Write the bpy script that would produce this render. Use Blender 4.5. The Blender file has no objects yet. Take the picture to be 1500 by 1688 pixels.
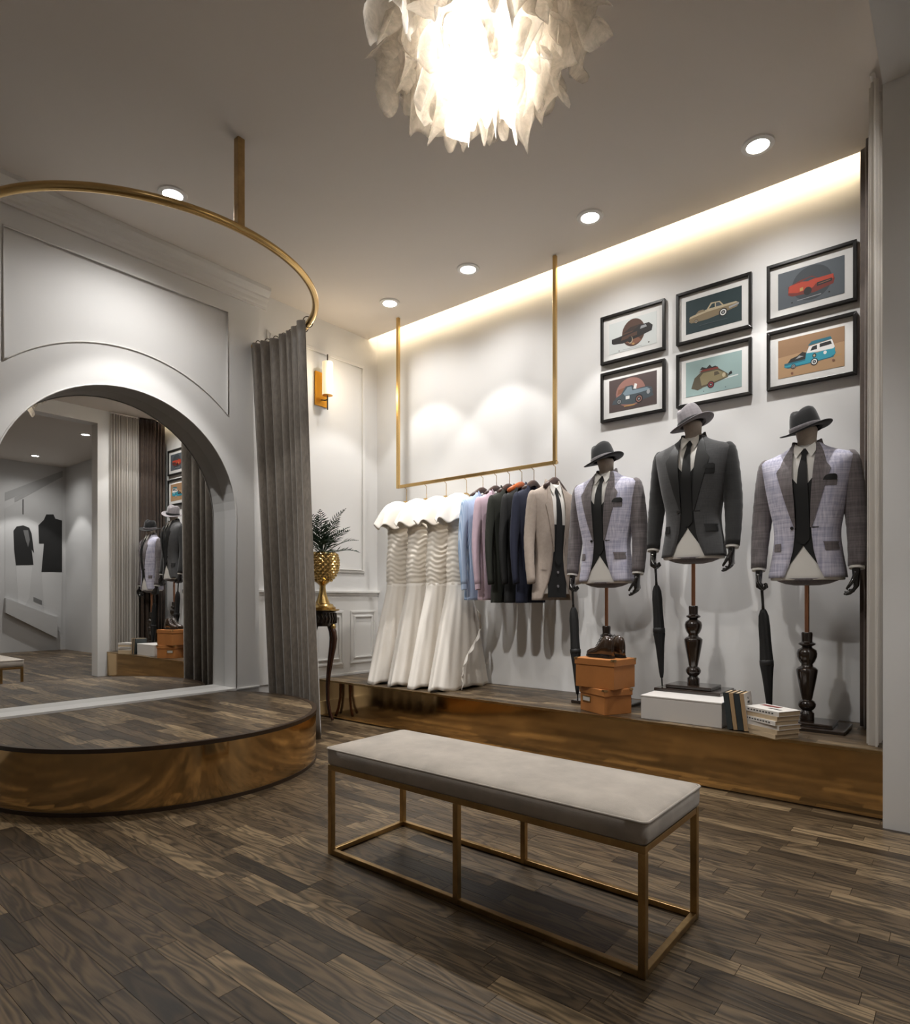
import bpy, bmesh, math, random
from mathutils import Vector, Matrix, noise
R_ = math.radians
random.seed(7)
SC = bpy.context.scene
COL = SC.collection

# ------------------------------------------------------------------ camera
F_PX, CX, HZ, CAM_H, YAW = 1032.0, 750.0, 986.0, 1.10, R_(39.34)
cam_d = bpy.data.cameras.new('camera'); cam = bpy.data.objects.new('camera', cam_d); COL.objects.link(cam)
cam_d.sensor_fit = 'HORIZONTAL'; cam_d.sensor_width = 36.0; cam_d.lens = F_PX / 1500 * 36
cam_d.shift_y = (HZ - 844) / 1500; cam_d.clip_start = .05
cam.location = (0, 0, CAM_H); cam.rotation_euler = (R_(90), 0, YAW); SC.camera = cam
# ------------------------------------------------------------------ world, exposure
w = bpy.data.worlds.new('world'); SC.world = w; w.use_nodes = True
w.node_tree.nodes['Background'].inputs[0].default_value = (.05, .05, .055, 1)
w.node_tree.nodes['Background'].inputs[1].default_value = .3
SC.view_settings.view_transform = 'Standard'; SC.view_settings.look = 'None'
SC.view_settings.gamma = 1; SC.view_settings.use_curve_mapping = False
SC.view_settings.exposure = 2.2
SC.cycles.adaptive_threshold = .02; SC.cycles.max_bounces = 8; SC.cycles.diffuse_bounces = 5; SC.cycles.glossy_bounces = 5
SC.cycles.transmission_bounces = 6; SC.cycles.transparent_max_bounces = 10
SC.cycles.sample_clamp_indirect = 6; SC.cycles.caustics_reflective = False; SC.cycles.caustics_refractive = False
# light strengths (watts)
DL_OUT, DL_IN, DL_WIDE = 12, 13, 10      # each display downlight: beam, hot core, spill
ARCH_DL, FAR_DL = 18, 24
CHAND_W, CHAND_DOWN, COVE_W, SCONCE_W = 6, 19, 3.0, .8
AIM_DRESS, AIM_SUIT = 62, 29
WHITE_L = (1, .98, .955); WARM_L = (1, .80, .52)

# ------------------------------------------------------------------ places (metres)
H, ZP = 3.75, .34              # ceiling, display platform height
XA, XS, XM = -4.70, -4.76, -4.88   # arch wall face, sconce wall face, mirror face
YW, YF, YC = 4.53, 3.74, 4.40  # display wall, platform front, cove lip
XJ, XK, YJ, ZL, ZN = -.316, -.116, 3.614, 3.556, 3.90   # jamb corner, lower ceiling of the next room
X2, Y2, Y0 = 5.25, 5.10, -1.6      # far ends of the next room, wall behind the camera
DCX, DCY, DR = -4.12, 1.97, 1.0    # round platform
RCX, RCY, RR, RZ = -4.33, 2.03, 1.075, 3.235  # curtain rail

# ------------------------------------------------------------------ materials
def nt(name):
    m = bpy.data.materials.new(name); m.use_nodes = True
    t = m.node_tree; return m, t, t.nodes['Principled BSDF']
def node(t, typ, **kw):
    n = t.nodes.new(typ)
    for k, v in kw.items():
        if k.startswith('i_'):
            key = k[2:]; key = int(key) if key.isdigit() else key
            n.inputs[key].default_value = v
        else: setattr(n, k, v)
    return n
def c4(c): return (c[0], c[1], c[2], 1)
def mat(name, col, rough=.5, metal=0, var=.0, vscale=8, bump=0, bscale=60, sheen=0, coat=0, emit=None, es=0, stretch=(1, 1, 1), spec=None):
    m, t, p = nt(name)
    p.inputs['Base Color'].default_value = c4(col); p.inputs['Roughness'].default_value = rough
    p.inputs['Metallic'].default_value = metal
    if spec is not None: p.inputs['Specular IOR Level'].default_value = spec
    if sheen: p.inputs['Sheen Weight'].default_value = sheen; p.inputs['Sheen Roughness'].default_value = .4
    if coat: p.inputs['Coat Weight'].default_value = coat; p.inputs['Coat Roughness'].default_value = .1
    if emit: p.inputs['Emission Color'].default_value = c4(emit); p.inputs['Emission Strength'].default_value = es
    if var or bump:
        tc = node(t, 'ShaderNodeTexCoord'); mp = node(t, 'ShaderNodeMapping'); mp.inputs['Scale'].default_value = stretch
        t.links.new(tc.outputs['Object'], mp.inputs[0])
    if var:
        n = node(t, 'ShaderNodeTexNoise', i_Scale=vscale, i_Detail=5.0, i_Roughness=.6); t.links.new(mp.outputs[0], n.inputs['Vector'])
        r = node(t, 'ShaderNodeValToRGB'); r.color_ramp.elements[0].position = .3; r.color_ramp.elements[1].position = .7
        r.color_ramp.elements[0].color = c4([max(0, x * (1 - var)) for x in col]); r.color_ramp.elements[1].color = c4([min(1, x * (1 + var)) for x in col])
        t.links.new(n.outputs['Fac'], r.inputs[0]); t.links.new(r.outputs[0], p.inputs['Base Color'])
    if bump:
        n2 = node(t, 'ShaderNodeTexNoise', i_Scale=bscale, i_Detail=4.0); t.links.new(mp.outputs[0], n2.inputs['Vector'])
        b = node(t, 'ShaderNodeBump', i_Strength=bump, i_Distance=.01); t.links.new(n2.outputs['Fac'], b.inputs['Height'])
        t.links.new(b.outputs[0], p.inputs['Normal'])
    return m
def wood_floor():
    m, t, p = nt('oak_strip'); p.inputs['Roughness'].default_value = .38
    g = node(t, 'ShaderNodeNewGeometry'); at = node(t, 'ShaderNodeAttribute', attribute_name='tone')
    sc = node(t, 'ShaderNodeVectorMath', operation='MULTIPLY'); sc.inputs[1].default_value = (1.7, 13, 1)
    t.links.new(g.outputs['Position'], sc.inputs[0])
    of = node(t, 'ShaderNodeVectorMath', operation='MULTIPLY'); of.inputs[1].default_value = (37, 91, 53)
    t.links.new(at.outputs['Vector'], of.inputs[0])
    ad = node(t, 'ShaderNodeVectorMath', operation='ADD'); t.links.new(sc.outputs[0], ad.inputs[0]); t.links.new(of.outputs[0], ad.inputs[1])
    n = node(t, 'ShaderNodeTexNoise', i_Scale=1.0, i_Detail=2.0, i_Roughness=.45, i_Distortion=.5); t.links.new(ad.outputs[0], n.inputs['Vector'])
    mu = node(t, 'ShaderNodeMath', operation='MULTIPLY'); mu.inputs[1].default_value = 62; t.links.new(n.outputs['Fac'], mu.inputs[0])
    sn = node(t, 'ShaderNodeMath', operation='SINE'); t.links.new(mu.outputs[0], sn.inputs[0])
    f2 = node(t, 'ShaderNodeVectorMath', operation='MULTIPLY'); f2.inputs[1].default_value = (9, 170, 1); t.links.new(g.outputs['Position'], f2.inputs[0])
    n2 = node(t, 'ShaderNodeTexNoise', i_Scale=1.0, i_Detail=3.0); t.links.new(f2.outputs[0], n2.inputs['Vector'])
    mr = node(t, 'ShaderNodeMapRange'); mr.inputs[1].default_value = -1; mr.inputs[2].default_value = 1; mr.inputs[3].default_value = .0; mr.inputs[4].default_value = .62
    t.links.new(sn.outputs[0], mr.inputs[0])
    a2 = node(t, 'ShaderNodeMath', operation='ADD'); t.links.new(mr.outputs[0], a2.inputs[0])
    m2 = node(t, 'ShaderNodeMath', operation='MULTIPLY'); m2.inputs[1].default_value = .55; t.links.new(n2.outputs['Fac'], m2.inputs[0])
    t.links.new(m2.outputs[0], a2.inputs[1])
    sx = node(t, 'ShaderNodeSeparateXYZ'); t.links.new(at.outputs['Vector'], sx.inputs[0])
    base = node(t, 'ShaderNodeValToRGB'); e = base.color_ramp.elements
    e[0].color = (.030, .019, .0095, 1); e[1].color = (.215, .153, .086, 1); base.color_ramp.elements.new(.5).color = (.086, .058, .032, 1)
    t.links.new(sx.outputs[0], base.inputs[0])
    k = node(t, 'ShaderNodeMapRange'); k.inputs[1].default_value = .15; k.inputs[2].default_value = 1.0; k.inputs[3].default_value = .30; k.inputs[4].default_value = 1.6
    t.links.new(a2.outputs[0], k.inputs[0])
    mx = node(t, 'ShaderNodeVectorMath', operation='SCALE'); t.links.new(base.outputs[0], mx.inputs[0]); t.links.new(k.outputs[0], mx.inputs['Scale'])
    t.links.new(mx.outputs[0], p.inputs['Base Color'])
    b = node(t, 'ShaderNodeBump', i_Strength=.12, i_Distance=.004); t.links.new(a2.outputs[0], b.inputs['Height']); t.links.new(b.outputs[0], p.inputs['Normal'])
    return m
def weave(name, c1, c2, scale=180):
    m, t, p = nt(name); p.inputs['Roughness'].default_value = .9; p.inputs['Sheen Weight'].default_value = .2
    tc = node(t, 'ShaderNodeTexCoord'); outs = []
    for st in ((1, 1, .05), (.05, .05, 1)):
        mp = node(t, 'ShaderNodeMapping'); mp.inputs['Scale'].default_value = st; t.links.new(tc.outputs['Object'], mp.inputs[0])
        n = node(t, 'ShaderNodeTexNoise', i_Scale=scale, i_Detail=3.0); t.links.new(mp.outputs[0], n.inputs['Vector']); outs.append(n)
    a = node(t, 'ShaderNodeMath', operation='ADD'); t.links.new(outs[0].outputs['Fac'], a.inputs[0]); t.links.new(outs[1].outputs['Fac'], a.inputs[1])
    r = node(t, 'ShaderNodeValToRGB'); r.color_ramp.elements[0].color = c4(c1); r.color_ramp.elements[1].color = c4(c2)
    mr = node(t, 'ShaderNodeMapRange'); mr.inputs[1].default_value = .75; mr.inputs[2].default_value = 1.25; t.links.new(a.outputs[0], mr.inputs[0])
    t.links.new(mr.outputs[0], r.inputs[0]); t.links.new(r.outputs[0], p.inputs['Base Color'])
    return m
def stripes(name, c1, c2, scale=60):
    m, t, p = nt(name); p.inputs['Roughness'].default_value = .85
    tc = node(t, 'ShaderNodeTexCoord'); wv = node(t, 'ShaderNodeTexWave', bands_direction='X', i_Scale=scale); t.links.new(tc.outputs['Object'], wv.inputs[0])
    r = node(t, 'ShaderNodeValToRGB'); r.color_ramp.elements[0].color = c4(c1); r.color_ramp.elements[1].color = c4(c2)
    t.links.new(wv.outputs['Fac'], r.inputs[0]); t.links.new(r.outputs[0], p.inputs['Base Color']); return m
def cloth_sheer(name, col, trans=.5, clear=.25):
    m, t, p = nt(name); out = t.nodes['Material Output']
    d = node(t, 'ShaderNodeBsdfDiffuse', i_Color=c4(col)); tr = node(t, 'ShaderNodeBsdfTranslucent', i_Color=c4(col)); cl = node(t, 'ShaderNodeBsdfTransparent')
    m1 = node(t, 'ShaderNodeMixShader', i_0=trans); m2 = node(t, 'ShaderNodeMixShader', i_0=clear)
    t.links.new(d.outputs[0], m1.inputs[1]); t.links.new(tr.outputs[0], m1.inputs[2]); t.links.new(m1.outputs[0], m2.inputs[1]); t.links.new(cl.outputs[0], m2.inputs[2])
    t.links.new(m2.outputs[0], out.inputs[0]); t.nodes.remove(p); return m
M = {}
M['wall'] = mat('white_paint', (.74, .733, .722), .6, bump=.02, bscale=200)
M['ceil'] = mat('ceiling_paint', (.74, .685, .63), .85)
M['trim'] = mat('white_trim', (.76, .745, .72), .45)
M['farwall'] = mat('grey_paint', (.60, .60, .60), .6)
M['oak'] = wood_floor()
M['joint'] = mat('dark_joint', (.028, .020, .014), .7)
M['brass'] = mat('polished_brass', (.68, .46, .22), .10, 1, bump=.05, bscale=2.5)
M['gold'] = mat('brushed_gold', (.66, .45, .19), .27, 1)
M['agold'] = mat('aged_gold', (.46, .31, .14), .30, 1, var=.2, vscale=12)
M['urn'] = mat('urn_gold', (.62, .43, .17), .24, 1)
M['dkbrown'] = mat('dark_bronze_edge', (.035, .020, .011), .35)
M['velvet'] = mat('taupe_velvet', (.150, .126, .101), .55, var=.25, vscale=60, sheen=.6, stretch=(1, 1, .3))
M['bvelvet'] = mat('brown_velvet', (.055, .035, .024), .7, var=.2, vscale=20, sheen=.35)
M['sheer'] = cloth_sheer('sheer_voile', (.62, .59, .55), .4, .12)
M['suede'] = mat('grey_suede', (.46, .415, .365), .85, var=.16, vscale=7, bump=.08, bscale=220, sheen=.35)
M['mirror'] = mat('mirror_glass', (.86, .86, .85), .0, 1)
M['black'] = mat('black_lacquer', (.012, .011, .010), .3)
M['glossblk'] = mat('gloss_black', (.012, .010, .009), .16, coat=.5)
M['dkwood'] = mat('espresso_wood', (.020, .012, .008), .22, var=.4, vscale=14, coat=.5)
M['mahog'] = mat('mahogany', (.055, .018, .009), .25, coat=.4)
M['copper'] = mat('copper_tube', (.50, .235, .13), .28, 1)
M['cream'] = mat('cream_cotton', (.62, .57, .49), .85)
M['neck'] = mat('beige_linen', (.50, .43, .36), .9, var=.08, vscale=60)
M['shirt'] = mat('white_cotton', (.74, .72, .68), .8)
M['blackcl'] = mat('black_cloth', (.008, .008, .008), .8)
M['charc'] = weave('charcoal_wool', (.050, .050, .052), (.072, .072, .074), 260)
M['charlap'] = mat('black_satin', (.010, .010, .010), .6)
M['charsl'] = weave('black_wool', (.014, .014, .014), (.022, .022, .022), 260)
M['lav'] = weave('lavender_linen', (.33, .33, .45), (.62, .60, .69), 110)
M['taupe'] = weave('taupe_linen', (.10, .088, .09), (.18, .155, .16), 110)
M['hatgrey'] = weave('grey_felt', (.15, .137, .146), (.23, .21, .222), 60)
M['hatblk'] = mat('black_felt', (.011, .011, .012), .9, sheen=.2)
M['beige'] = mat('beige_wool', (.36, .30, .255), .9, var=.08, vscale=40)
M['green'] = mat('olive_black_wool', (.020, .022, .016), .9)
M['navy'] = mat('navy_wool', (.010, .013, .032), .85)
M['blue'] = stripes('blue_stripe_cotton', (.30, .42, .62), (.52, .62, .78), 26)
M['pink'] = mat('pink_cotton', (.56, .42, .49), .85)
M['orange'] = mat('orange_leatherette', (.42, .165, .045), .5, var=.12, vscale=5)
M['orhang'] = mat('orange_wood', (.45, .10, .02), .3)
M['brhang'] = mat('brown_wood', (.055, .028, .022), .4)
M['satin'] = mat('ivory_satin', (.86, .81, .74), .55, sheen=.15)
M['satin2'] = mat('ivory_ruched_satin', (.80, .74, .65), .4)
M['paint'] = mat('white_lacquer', (.72, .69, .66), .35)
M['leather'] = mat('dark_brown_leather', (.028, .015, .008), .18, coat=.5)
M['leaf'] = mat('dark_leaf', (.010, .030, .012), .5)
M['paper'] = mat('book_pages', (.50, .385, .25), .85, var=.1, vscale=150, stretch=(.1, .1, 1))
M['cover'] = mat('white_cover', (.66, .63, .59), .5)
M['dkcover'] = mat('slate_cover', (.035, .045, .048), .5)
M['tan'] = mat('tan_cover', (.46, .31, .17), .6)
M['mat'] = mat('mount_board', (.70, .69, .67), .8)
M['sconceplate'] = mat('amber_brass', (.72, .34, .045), .42, 1)
M['glass_shade'] = mat('lit_shade', (.9, .8, .6), .5, emit=(1, .82, .52), es=.14)
M['lens'] = mat('lamp_lens', (1, 1, 1), .4, emit=(1, .97, .93), es=4)
M['globe'] = mat('lamp_globe', (1, 1, 1), .4, emit=(1, .96, .90), es=2.6)
M['led'] = mat('led_strip', (1, .9, .7), .4, emit=(1, .82, .55), es=1.5)
M['petal'] = cloth_sheer('organza', (.84, .80, .74), .55, .42)
def fibre(m):
    t = m.node_tree; ms = [n for n in t.nodes if n.bl_idname == 'ShaderNodeMixShader'][1]
    tc = node(t, 'ShaderNodeTexCoord'); n = node(t, 'ShaderNodeTexNoise', i_Scale=14.0, i_Detail=6.0, i_Roughness=.7, i_Distortion=1.5); t.links.new(tc.outputs['Object'], n.inputs['Vector'])
    r = node(t, 'ShaderNodeMapRange'); r.inputs[1].default_value = .3; r.inputs[2].default_value = .7; r.inputs[3].default_value = .62; r.inputs[4].default_value = .22
    t.links.new(n.outputs['Fac'], r.inputs[0]); t.links.new(r.outputs[0], ms.inputs[0])
fibre(M['petal'])
M['darkhole'] = mat('dark_grey', (.05, .05, .05), .6)

# ------------------------------------------------------------------ mesh helpers
class MB:
    def __init__(s): s.v = []; s.f = []; s.mi = []; s.cm = 0
    def add(s, vs, fs):
        o = len(s.v); s.v += [tuple(q) for q in vs]
        for f in fs: s.f.append(tuple(i + o for i in f)); s.mi.append(s.cm)
        return s
    def box(s, x0, x1, y0, y1, z0, z1):
        return s.add([(x0, y0, z0), (x1, y0, z0), (x1, y1, z0), (x0, y1, z0), (x0, y0, z1), (x1, y0, z1), (x1, y1, z1), (x0, y1, z1)],
                     [(0, 3, 2, 1), (4, 5, 6, 7), (0, 1, 5, 4), (1, 2, 6, 5), (2, 3, 7, 6), (3, 0, 4, 7)])
    def loft(s, rings, cap=(True, True), closed=True):
        n = len(rings[0]); o = [q for r in rings for q in r]; fs = []
        for i in range(len(rings) - 1):
            for j in range(n if closed else n - 1):
                k = (j + 1) % n; fs.append((i * n + j, i * n + k, (i + 1) * n + k, (i + 1) * n + j))
        if closed and cap[0]: fs.append(tuple(range(n - 1, -1, -1)))
        if closed and cap[1]: fs.append(tuple((len(rings) - 1) * n + j for j in range(n)))
        return s.add(o, fs)
    def lathe(s, prof, n=24, c=(0, 0, 0), cap=(True, True)):
        return s.loft([[(c[0] + r * math.cos(2 * math.pi * j / n), c[1] + r * math.sin(2 * math.pi * j / n), c[2] + z) for j in range(n)] for r, z in prof], cap)
    def tube(s, pts, rad, n=8, cap=(True, True), sq=None):
        pts = [Vector(p) for p in pts]; rings = []; up = None
        if not isinstance(rad, (list, tuple)): rad = [rad] * len(pts)
        for i, p in enumerate(pts):
            t = (pts[min(i + 1, len(pts) - 1)] - pts[max(i - 1, 0)]).normalized()
            if up is None:
                up = Vector((0, 0, 1)) if abs(t.z) < .9 else Vector((1, 0, 0))
            a = t.cross(up).normalized(); b = a.cross(t).normalized(); up = b
            ex = sq or (1, 1)
            rings.append([p + a * (rad[i] * ex[0] * math.cos(2 * math.pi * j / n)) + b * (rad[i] * ex[1] * math.sin(2 * math.pi * j / n)) for j in range(n)])
        return s.loft(rings, cap)
    def ell(s, c, r, n=16, m=10):
        return s.loft([[(c[0] + r[0] * math.sin(a) * math.cos(2 * math.pi * j / n), c[1] + r[1] * math.sin(a) * math.sin(2 * math.pi * j / n), c[2] - r[2] * math.cos(a)) for j in range(n)]
                       for a in [math.pi * (.02 + .96 * i / m) for i in range(m + 1)]])
    def prism(s, poly, axis, a, b):
        def p3(q, h): return {'x': (h, q[0], q[1]), 'y': (q[0], h, q[1]), 'z': (q[0], q[1], h)}[axis]
        n = len(poly); vs = [p3(q, a) for q in poly] + [p3(q, b) for q in poly]
        return s.add(vs, [tuple(range(n)), tuple(range(2 * n - 1, n - 1, -1))] + [(i, n + i, n + (i + 1) % n, (i + 1) % n) for i in range(n)])
    def build(s, name, m, parent=None, smooth=False, loc=None, rot=None, bevel=0, solid=0, sub=0, ang=None):
        me = bpy.data.meshes.new(name); me.from_pydata(s.v, [], s.f); me.validate()
        ms = m if isinstance(m, (list, tuple)) else [m]
        for x in ms: me.materials.append(M[x] if isinstance(x, str) else x)
        if len(ms) > 1:
            for p, i in zip(me.polygons, s.mi): p.material_index = i
        bm = bmesh.new(); bm.from_mesh(me); bmesh.ops.recalc_face_normals(bm, faces=bm.faces); bm.to_mesh(me); bm.free()
        if smooth:
            for p in me.polygons: p.use_smooth = True
            if ang: me.set_sharp_from_angle(angle=R_(ang))
        o = bpy.data.objects.new(name, me); COL.objects.link(o)
        if parent: o.parent = parent
        if loc: o.location = loc
        if rot: o.rotation_euler = rot
        if bevel:
            b = o.modifiers.new('b', 'BEVEL'); b.width = bevel; b.segments = 2; b.limit_method = 'ANGLE'
        if sub:
            b = o.modifiers.new('s', 'SUBSURF'); b.levels = b.render_levels = sub
        if solid:
            b = o.modifiers.new('t', 'SOLIDIFY'); b.thickness = solid; b.offset = 0
        return o
def tag(o, label, cat, group=None):
    o['label'] = label; o['category'] = cat
    if group: o['group'] = group
    return o
def struct(o, label=None):
    o['kind'] = 'structure'
    if label: o['label'] = label
    return o
def thing(name, label, cat, loc=(0, 0, 0), rz=0, group=None, scale=None):
    o = bpy.data.objects.new(name, None); COL.objects.link(o); o.location = loc; o.rotation_euler = (0, 0, rz); o.empty_display_size = .1
    if scale: o.scale = scale
    return tag(o, label, cat, group)
def copy_tree(o, parent=None):
    c = o.copy(); COL.objects.link(c); c.parent = parent
    for ch in list(o.children): copy_tree(ch, c)
    return c
def lerp_rows(rows, z):
    if z <= rows[0][0]: return rows[0][1:]
    for a, b in zip(rows, rows[1:]):
        if z <= b[0]:
            t = (z - a[0]) / (b[0] - a[0]); return tuple(x + (y - x) * t for x, y in zip(a[1:], b[1:]))
    return rows[-1][1:]
def cr_rows(rows, z):   # Catmull-Rom
    i = 0
    while i < len(rows) - 2 and z > rows[i + 1][0]: i += 1
    p0, p1, p2, p3 = rows[max(i - 1, 0)], rows[i], rows[i + 1], rows[min(i + 2, len(rows) - 1)]
    t = max(0, min(1, (z - p1[0]) / (p2[0] - p1[0])))
    out = []
    for k in range(1, len(p1)):
        m1 = (p2[k] - p0[k]) / max(p2[0] - p0[0], 1e-6) * (p2[0] - p1[0]); m2 = (p3[k] - p1[k]) / max(p3[0] - p1[0], 1e-6) * (p2[0] - p1[0])
        out.append((2 * t**3 - 3 * t**2 + 1) * p1[k] + (t**3 - 2 * t**2 + t) * m1 + (-2 * t**3 + 3 * t**2) * p2[k] + (t**3 - t**2) * m2)
    return tuple(out)
def lin(a, b, n): return [a + (b - a) * i / (n - 1) for i in range(n)]
def rect_ring(x0, x1, z0, z1, w, axis, a, b, mb=None):   # picture-frame moulding of four mitred bars in a wall plane
    mb = mb or MB()
    O = [(x0, z0), (x1, z0), (x1, z1), (x0, z1)]; I = [(x0 + w, z0 + w), (x1 - w, z0 + w), (x1 - w, z1 - w), (x0 + w, z1 - w)]
    for i in range(4):
        j = (i + 1) % 4; mb.prism([O[i], O[j], I[j], I[i]], axis, a, b)
    return mb
def add_light(name, typ, loc, energy, col, parent=None, **kw):
    l = bpy.data.lights.new(name, typ); l.energy = energy; l.color = col
    for k, v in kw.items(): setattr(l, k, v)
    o = bpy.data.objects.new(name, l); COL.objects.link(o); o.location = loc
    if parent: o.parent = parent
    return o

# ================================================================== the room
tone_rng = random.Random(3)
def plank_mesh(name, polys, z0, z1, obj_name, parent, stuff=False, tones=None):
    vs = []; fs = []; tn = []
    for pi, poly in enumerate(polys):
        t = tones[pi] if tones else (min(1, max(0, tone_rng.gauss(.47, .24))), tone_rng.random(), tone_rng.random())
        o = len(vs); n = len(poly); vs += [(x, y, z1) for x, y in poly] + [(x, y, z0) for x, y in poly]
        fs.append(tuple(range(o, o + n))); fs += [(o + i, o + n + i, o + n + (i + 1) % n, o + (i + 1) % n) for i in range(n)]
        tn += [t] * (n + 1)
    me = bpy.data.meshes.new(name); me.from_pydata(vs, [], fs)
    a = me.attributes.new('tone', 'FLOAT_VECTOR', 'FACE')
    for i, t in enumerate(tn): a.data[i].vector = t
    me.materials.append(M['oak']); o = bpy.data.objects.new(obj_name, me); COL.objects.link(o); o.parent = parent
    if stuff: o['kind'] = 'stuff'
    return o
def rows_of_planks(x0, x1, y0, y1, wd=.072, seed=1, gap=.0007, lo=.25, hi=.72):
    r = random.Random(seed); out = []; y = y0
    while y < y1 - .004:
        ye = min(y + wd, y1); x = x0 - r.random() * .5
        while x < x1:
            xe = x + r.uniform(lo, hi); a, b = max(x, x0), min(xe, x1)
            if b - a > .01: out.append([(a + gap, y + gap), (b - gap, y + gap), (b - gap, ye - gap), (a + gap, ye - gap)])
            x = xe
        y = ye
    return out
def clip(poly, conv):
    out = poly
    for (ax, ay), (bx, by) in zip(conv, conv[1:] + conv[:1]):
        inp, out = out, []
        if not inp: break
        side = lambda p: (bx - ax) * (p[1] - ay) - (by - ay) * (p[0] - ax)
        for p, q in zip(inp, inp[1:] + inp[:1]):
            sp, sq = side(p), side(q)
            if sp >= 0: out.append(p)
            if sp * sq < 0:
                t = sp / (sp - sq); out.append((p[0] + (q[0] - p[0]) * t, p[1] + (q[1] - p[1]) * t))
    return out
def project(x, y, z):
    c = -x * math.sin(YAW) + y * math.cos(YAW); r = x * math.cos(YAW) + y * math.sin(YAW)
    if c < .15: return None
    return CX + F_PX * r / c, HZ - F_PX * (z - CAM_H) / c

# floor: dark bed, oak strips laid along the display wall
floor = struct(MB().box(-5.1, X2 + .1, Y0 - .1, Y2 + .1, -.06, -.008).build('floor', 'joint'), 'dark grey-brown oak strip floor')
cand = []; rest = []
for poly in rows_of_planks(-4.95, X2, Y0, Y2, seed=11):
    cx = sum(p[0] for p in poly) / 4; cy = sum(p[1] for p in poly) / 4
    if cy > YF + .05 and cx < XJ: continue
    if math.hypot(cx - DCX, cy - DCY) < DR - .35: continue
    pr = [project(p[0], p[1], 0) for p in poly]; area = 0
    inside = all(pr) and -20 < sum(p[0] for p in pr) / 4 < 1500 and sum(p[1] for p in pr) / 4 < 1688 and math.hypot(cx - DCX, cy - DCY) > DR and cx > XA
    if inside:
        area = abs(sum(a[0] * b[1] - b[0] * a[1] for a, b in zip(pr, pr[1:] + pr[:1]))) / 2
        cand.append((area, poly))
    else: rest.append(poly)
cand.sort(key=lambda q: -q[0])
for _, poly in cand[:300]: plank_mesh('plank', [poly], -.008, 0, 'plank', floor)
plank_mesh('planks_rest', rest + [q for _, q in cand[300:]], -.008, 0, 'plank_field', floor, stuff=True)

# ceilings
struct(MB().box(-5.1, XJ, Y0, YC, H, H + .04).build('ceiling', 'ceil'), 'dim plaster ceiling over the fitting area')
struct(MB().box(-5.1, XJ, YC, YW + .05, 4.05, 4.10).box(-5.1, XJ, YC - .25, YC - .21, H + .04, 4.05).build('trim_1', 'ceil'), 'hidden top of the light cove')
struct(MB().box(XK, X2 + .1, Y0, Y2 + .1, ZN, ZN + .1).build('ceiling', 'ceil'), 'ceiling of the next room, seen in the mirror')
struct(MB().box(XJ, XK, Y0, Y2 + .1, ZL, ZN + .1).build('trim_9', 'wall'), 'plain beam over the opening to the next room')
# display wall, sconce wall, far room walls
struct(MB().box(-5.1, XJ, YW, YW + .1, 0, 4.1).build('wall_back', 'wall'), 'white display wall behind the hanging clothes and suits')
struct(MB().box(XS - .2, XS, 3.085 - .02, YW + .02, 0, 4.1).build('wall_left', 'wall'), 'white panelled wall with the amber sconce')
struct(MB().box(XJ, XK, YJ, Y2, 0, ZL).build('wall_right', 'wall'), 'pale pier at the right edge beside the curtains')
struct(MB().box(XK, X2, Y2, Y2 + .1, 0, ZN + .05).build('wall_far', 'farwall'), 'grey end wall of the next room, seen in the mirror')
struct(MB().box(X2, X2 + .1, Y0, Y2 + .1, 0, ZN + .05).build('wall_end', 'farwall'), 'grey wall carrying the fashion mural, seen in the mirror')
struct(MB().box(-5.1, X2 + .1, Y0 - .1, Y0, 0, 4.1).build('wall_front', 'farwall'), 'wall behind the viewer')

# arch wall: two sheets, the front one with the panel recess cut out
AC, AR, AZ = 2.02, .85, 1.77; OR_ = 1.135; PY0, PY1, PZ = 1.245, 2.795, 3.45
aw0, aw1 = Y0, 3.085
def arc_pts(r, a0, a1, n): return [(AC + r * math.cos(R_(a)), AZ + r * math.sin(R_(a))) for a in lin(a0, a1, n)]
mb = MB()
NA = 40; angs = lin(180, 0, NA)
inner = [(AC - AR, 0.0)] + arc_pts(AR, 180, 0, NA) + [(AC + AR, 0.0)]
aS = math.degrees(math.acos((PY1 - AC) / OR_))          # where outer arc meets the panel side
pz = AZ + OR_ * math.sin(R_(aS))
def face_strip(x, A, B):
    n = len(A); return mb.add([(x, p[0], p[1]) for p in A] + [(x, p[0], p[1]) for p in B], [(i, i + 1, n + i + 1, n + i) for i in range(n - 1)])
arcI = arc_pts(AR, 180, 0, NA); arcO = arc_pts(OR_, 180 - aS, aS, NA)
XR = XA - .016                                           # recessed field of the panel
# casing band between opening and outer arc (front plane)
face_strip(XA, arc_pts(AR, 180 - aS, aS, NA), arcO)
for sg in (-1, 1):
    ye, yp = (aw0, PY0) if sg < 0 else (aw1, PY1); ai = arc_pts(AR, 180, 180 - aS, 16) if sg < 0 else arc_pts(AR, 0, aS, 16)
    face_strip(XA, ai, [(ye, z) for z in lin(AZ, pz, 16)])
    mb.add([(XA, *ai[-1]), (XA, yp, pz), (XA, ye, pz)], [(0, 1, 2)])
    face_strip(XA, [(AC + sg * AR, 0), (AC + sg * AR, AZ)], [(ye, 0), (ye, AZ)])
    face_strip(XA, [(yp, pz), (yp, 4.1)], [(ye, pz), (ye, 4.1)])
face_strip(XA, [(PY0, PZ), (PY0, 4.1)], [(PY1, PZ), (PY1, 4.1)])
# recessed field + its rim
face_strip(XR, arcO, [(PY0 + (PY1 - PY0) * i / (NA - 1), PZ) for i in range(NA)])
rim = arcO + [(PY1, PZ), (PY0, PZ)]
n = len(rim); mb.add([(XA, p[0], p[1]) for p in rim] + [(XR, p[0], p[1]) for p in rim], [(i, (i + 1) % n, n + (i + 1) % n, n + i) for i in range(n)])
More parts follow.
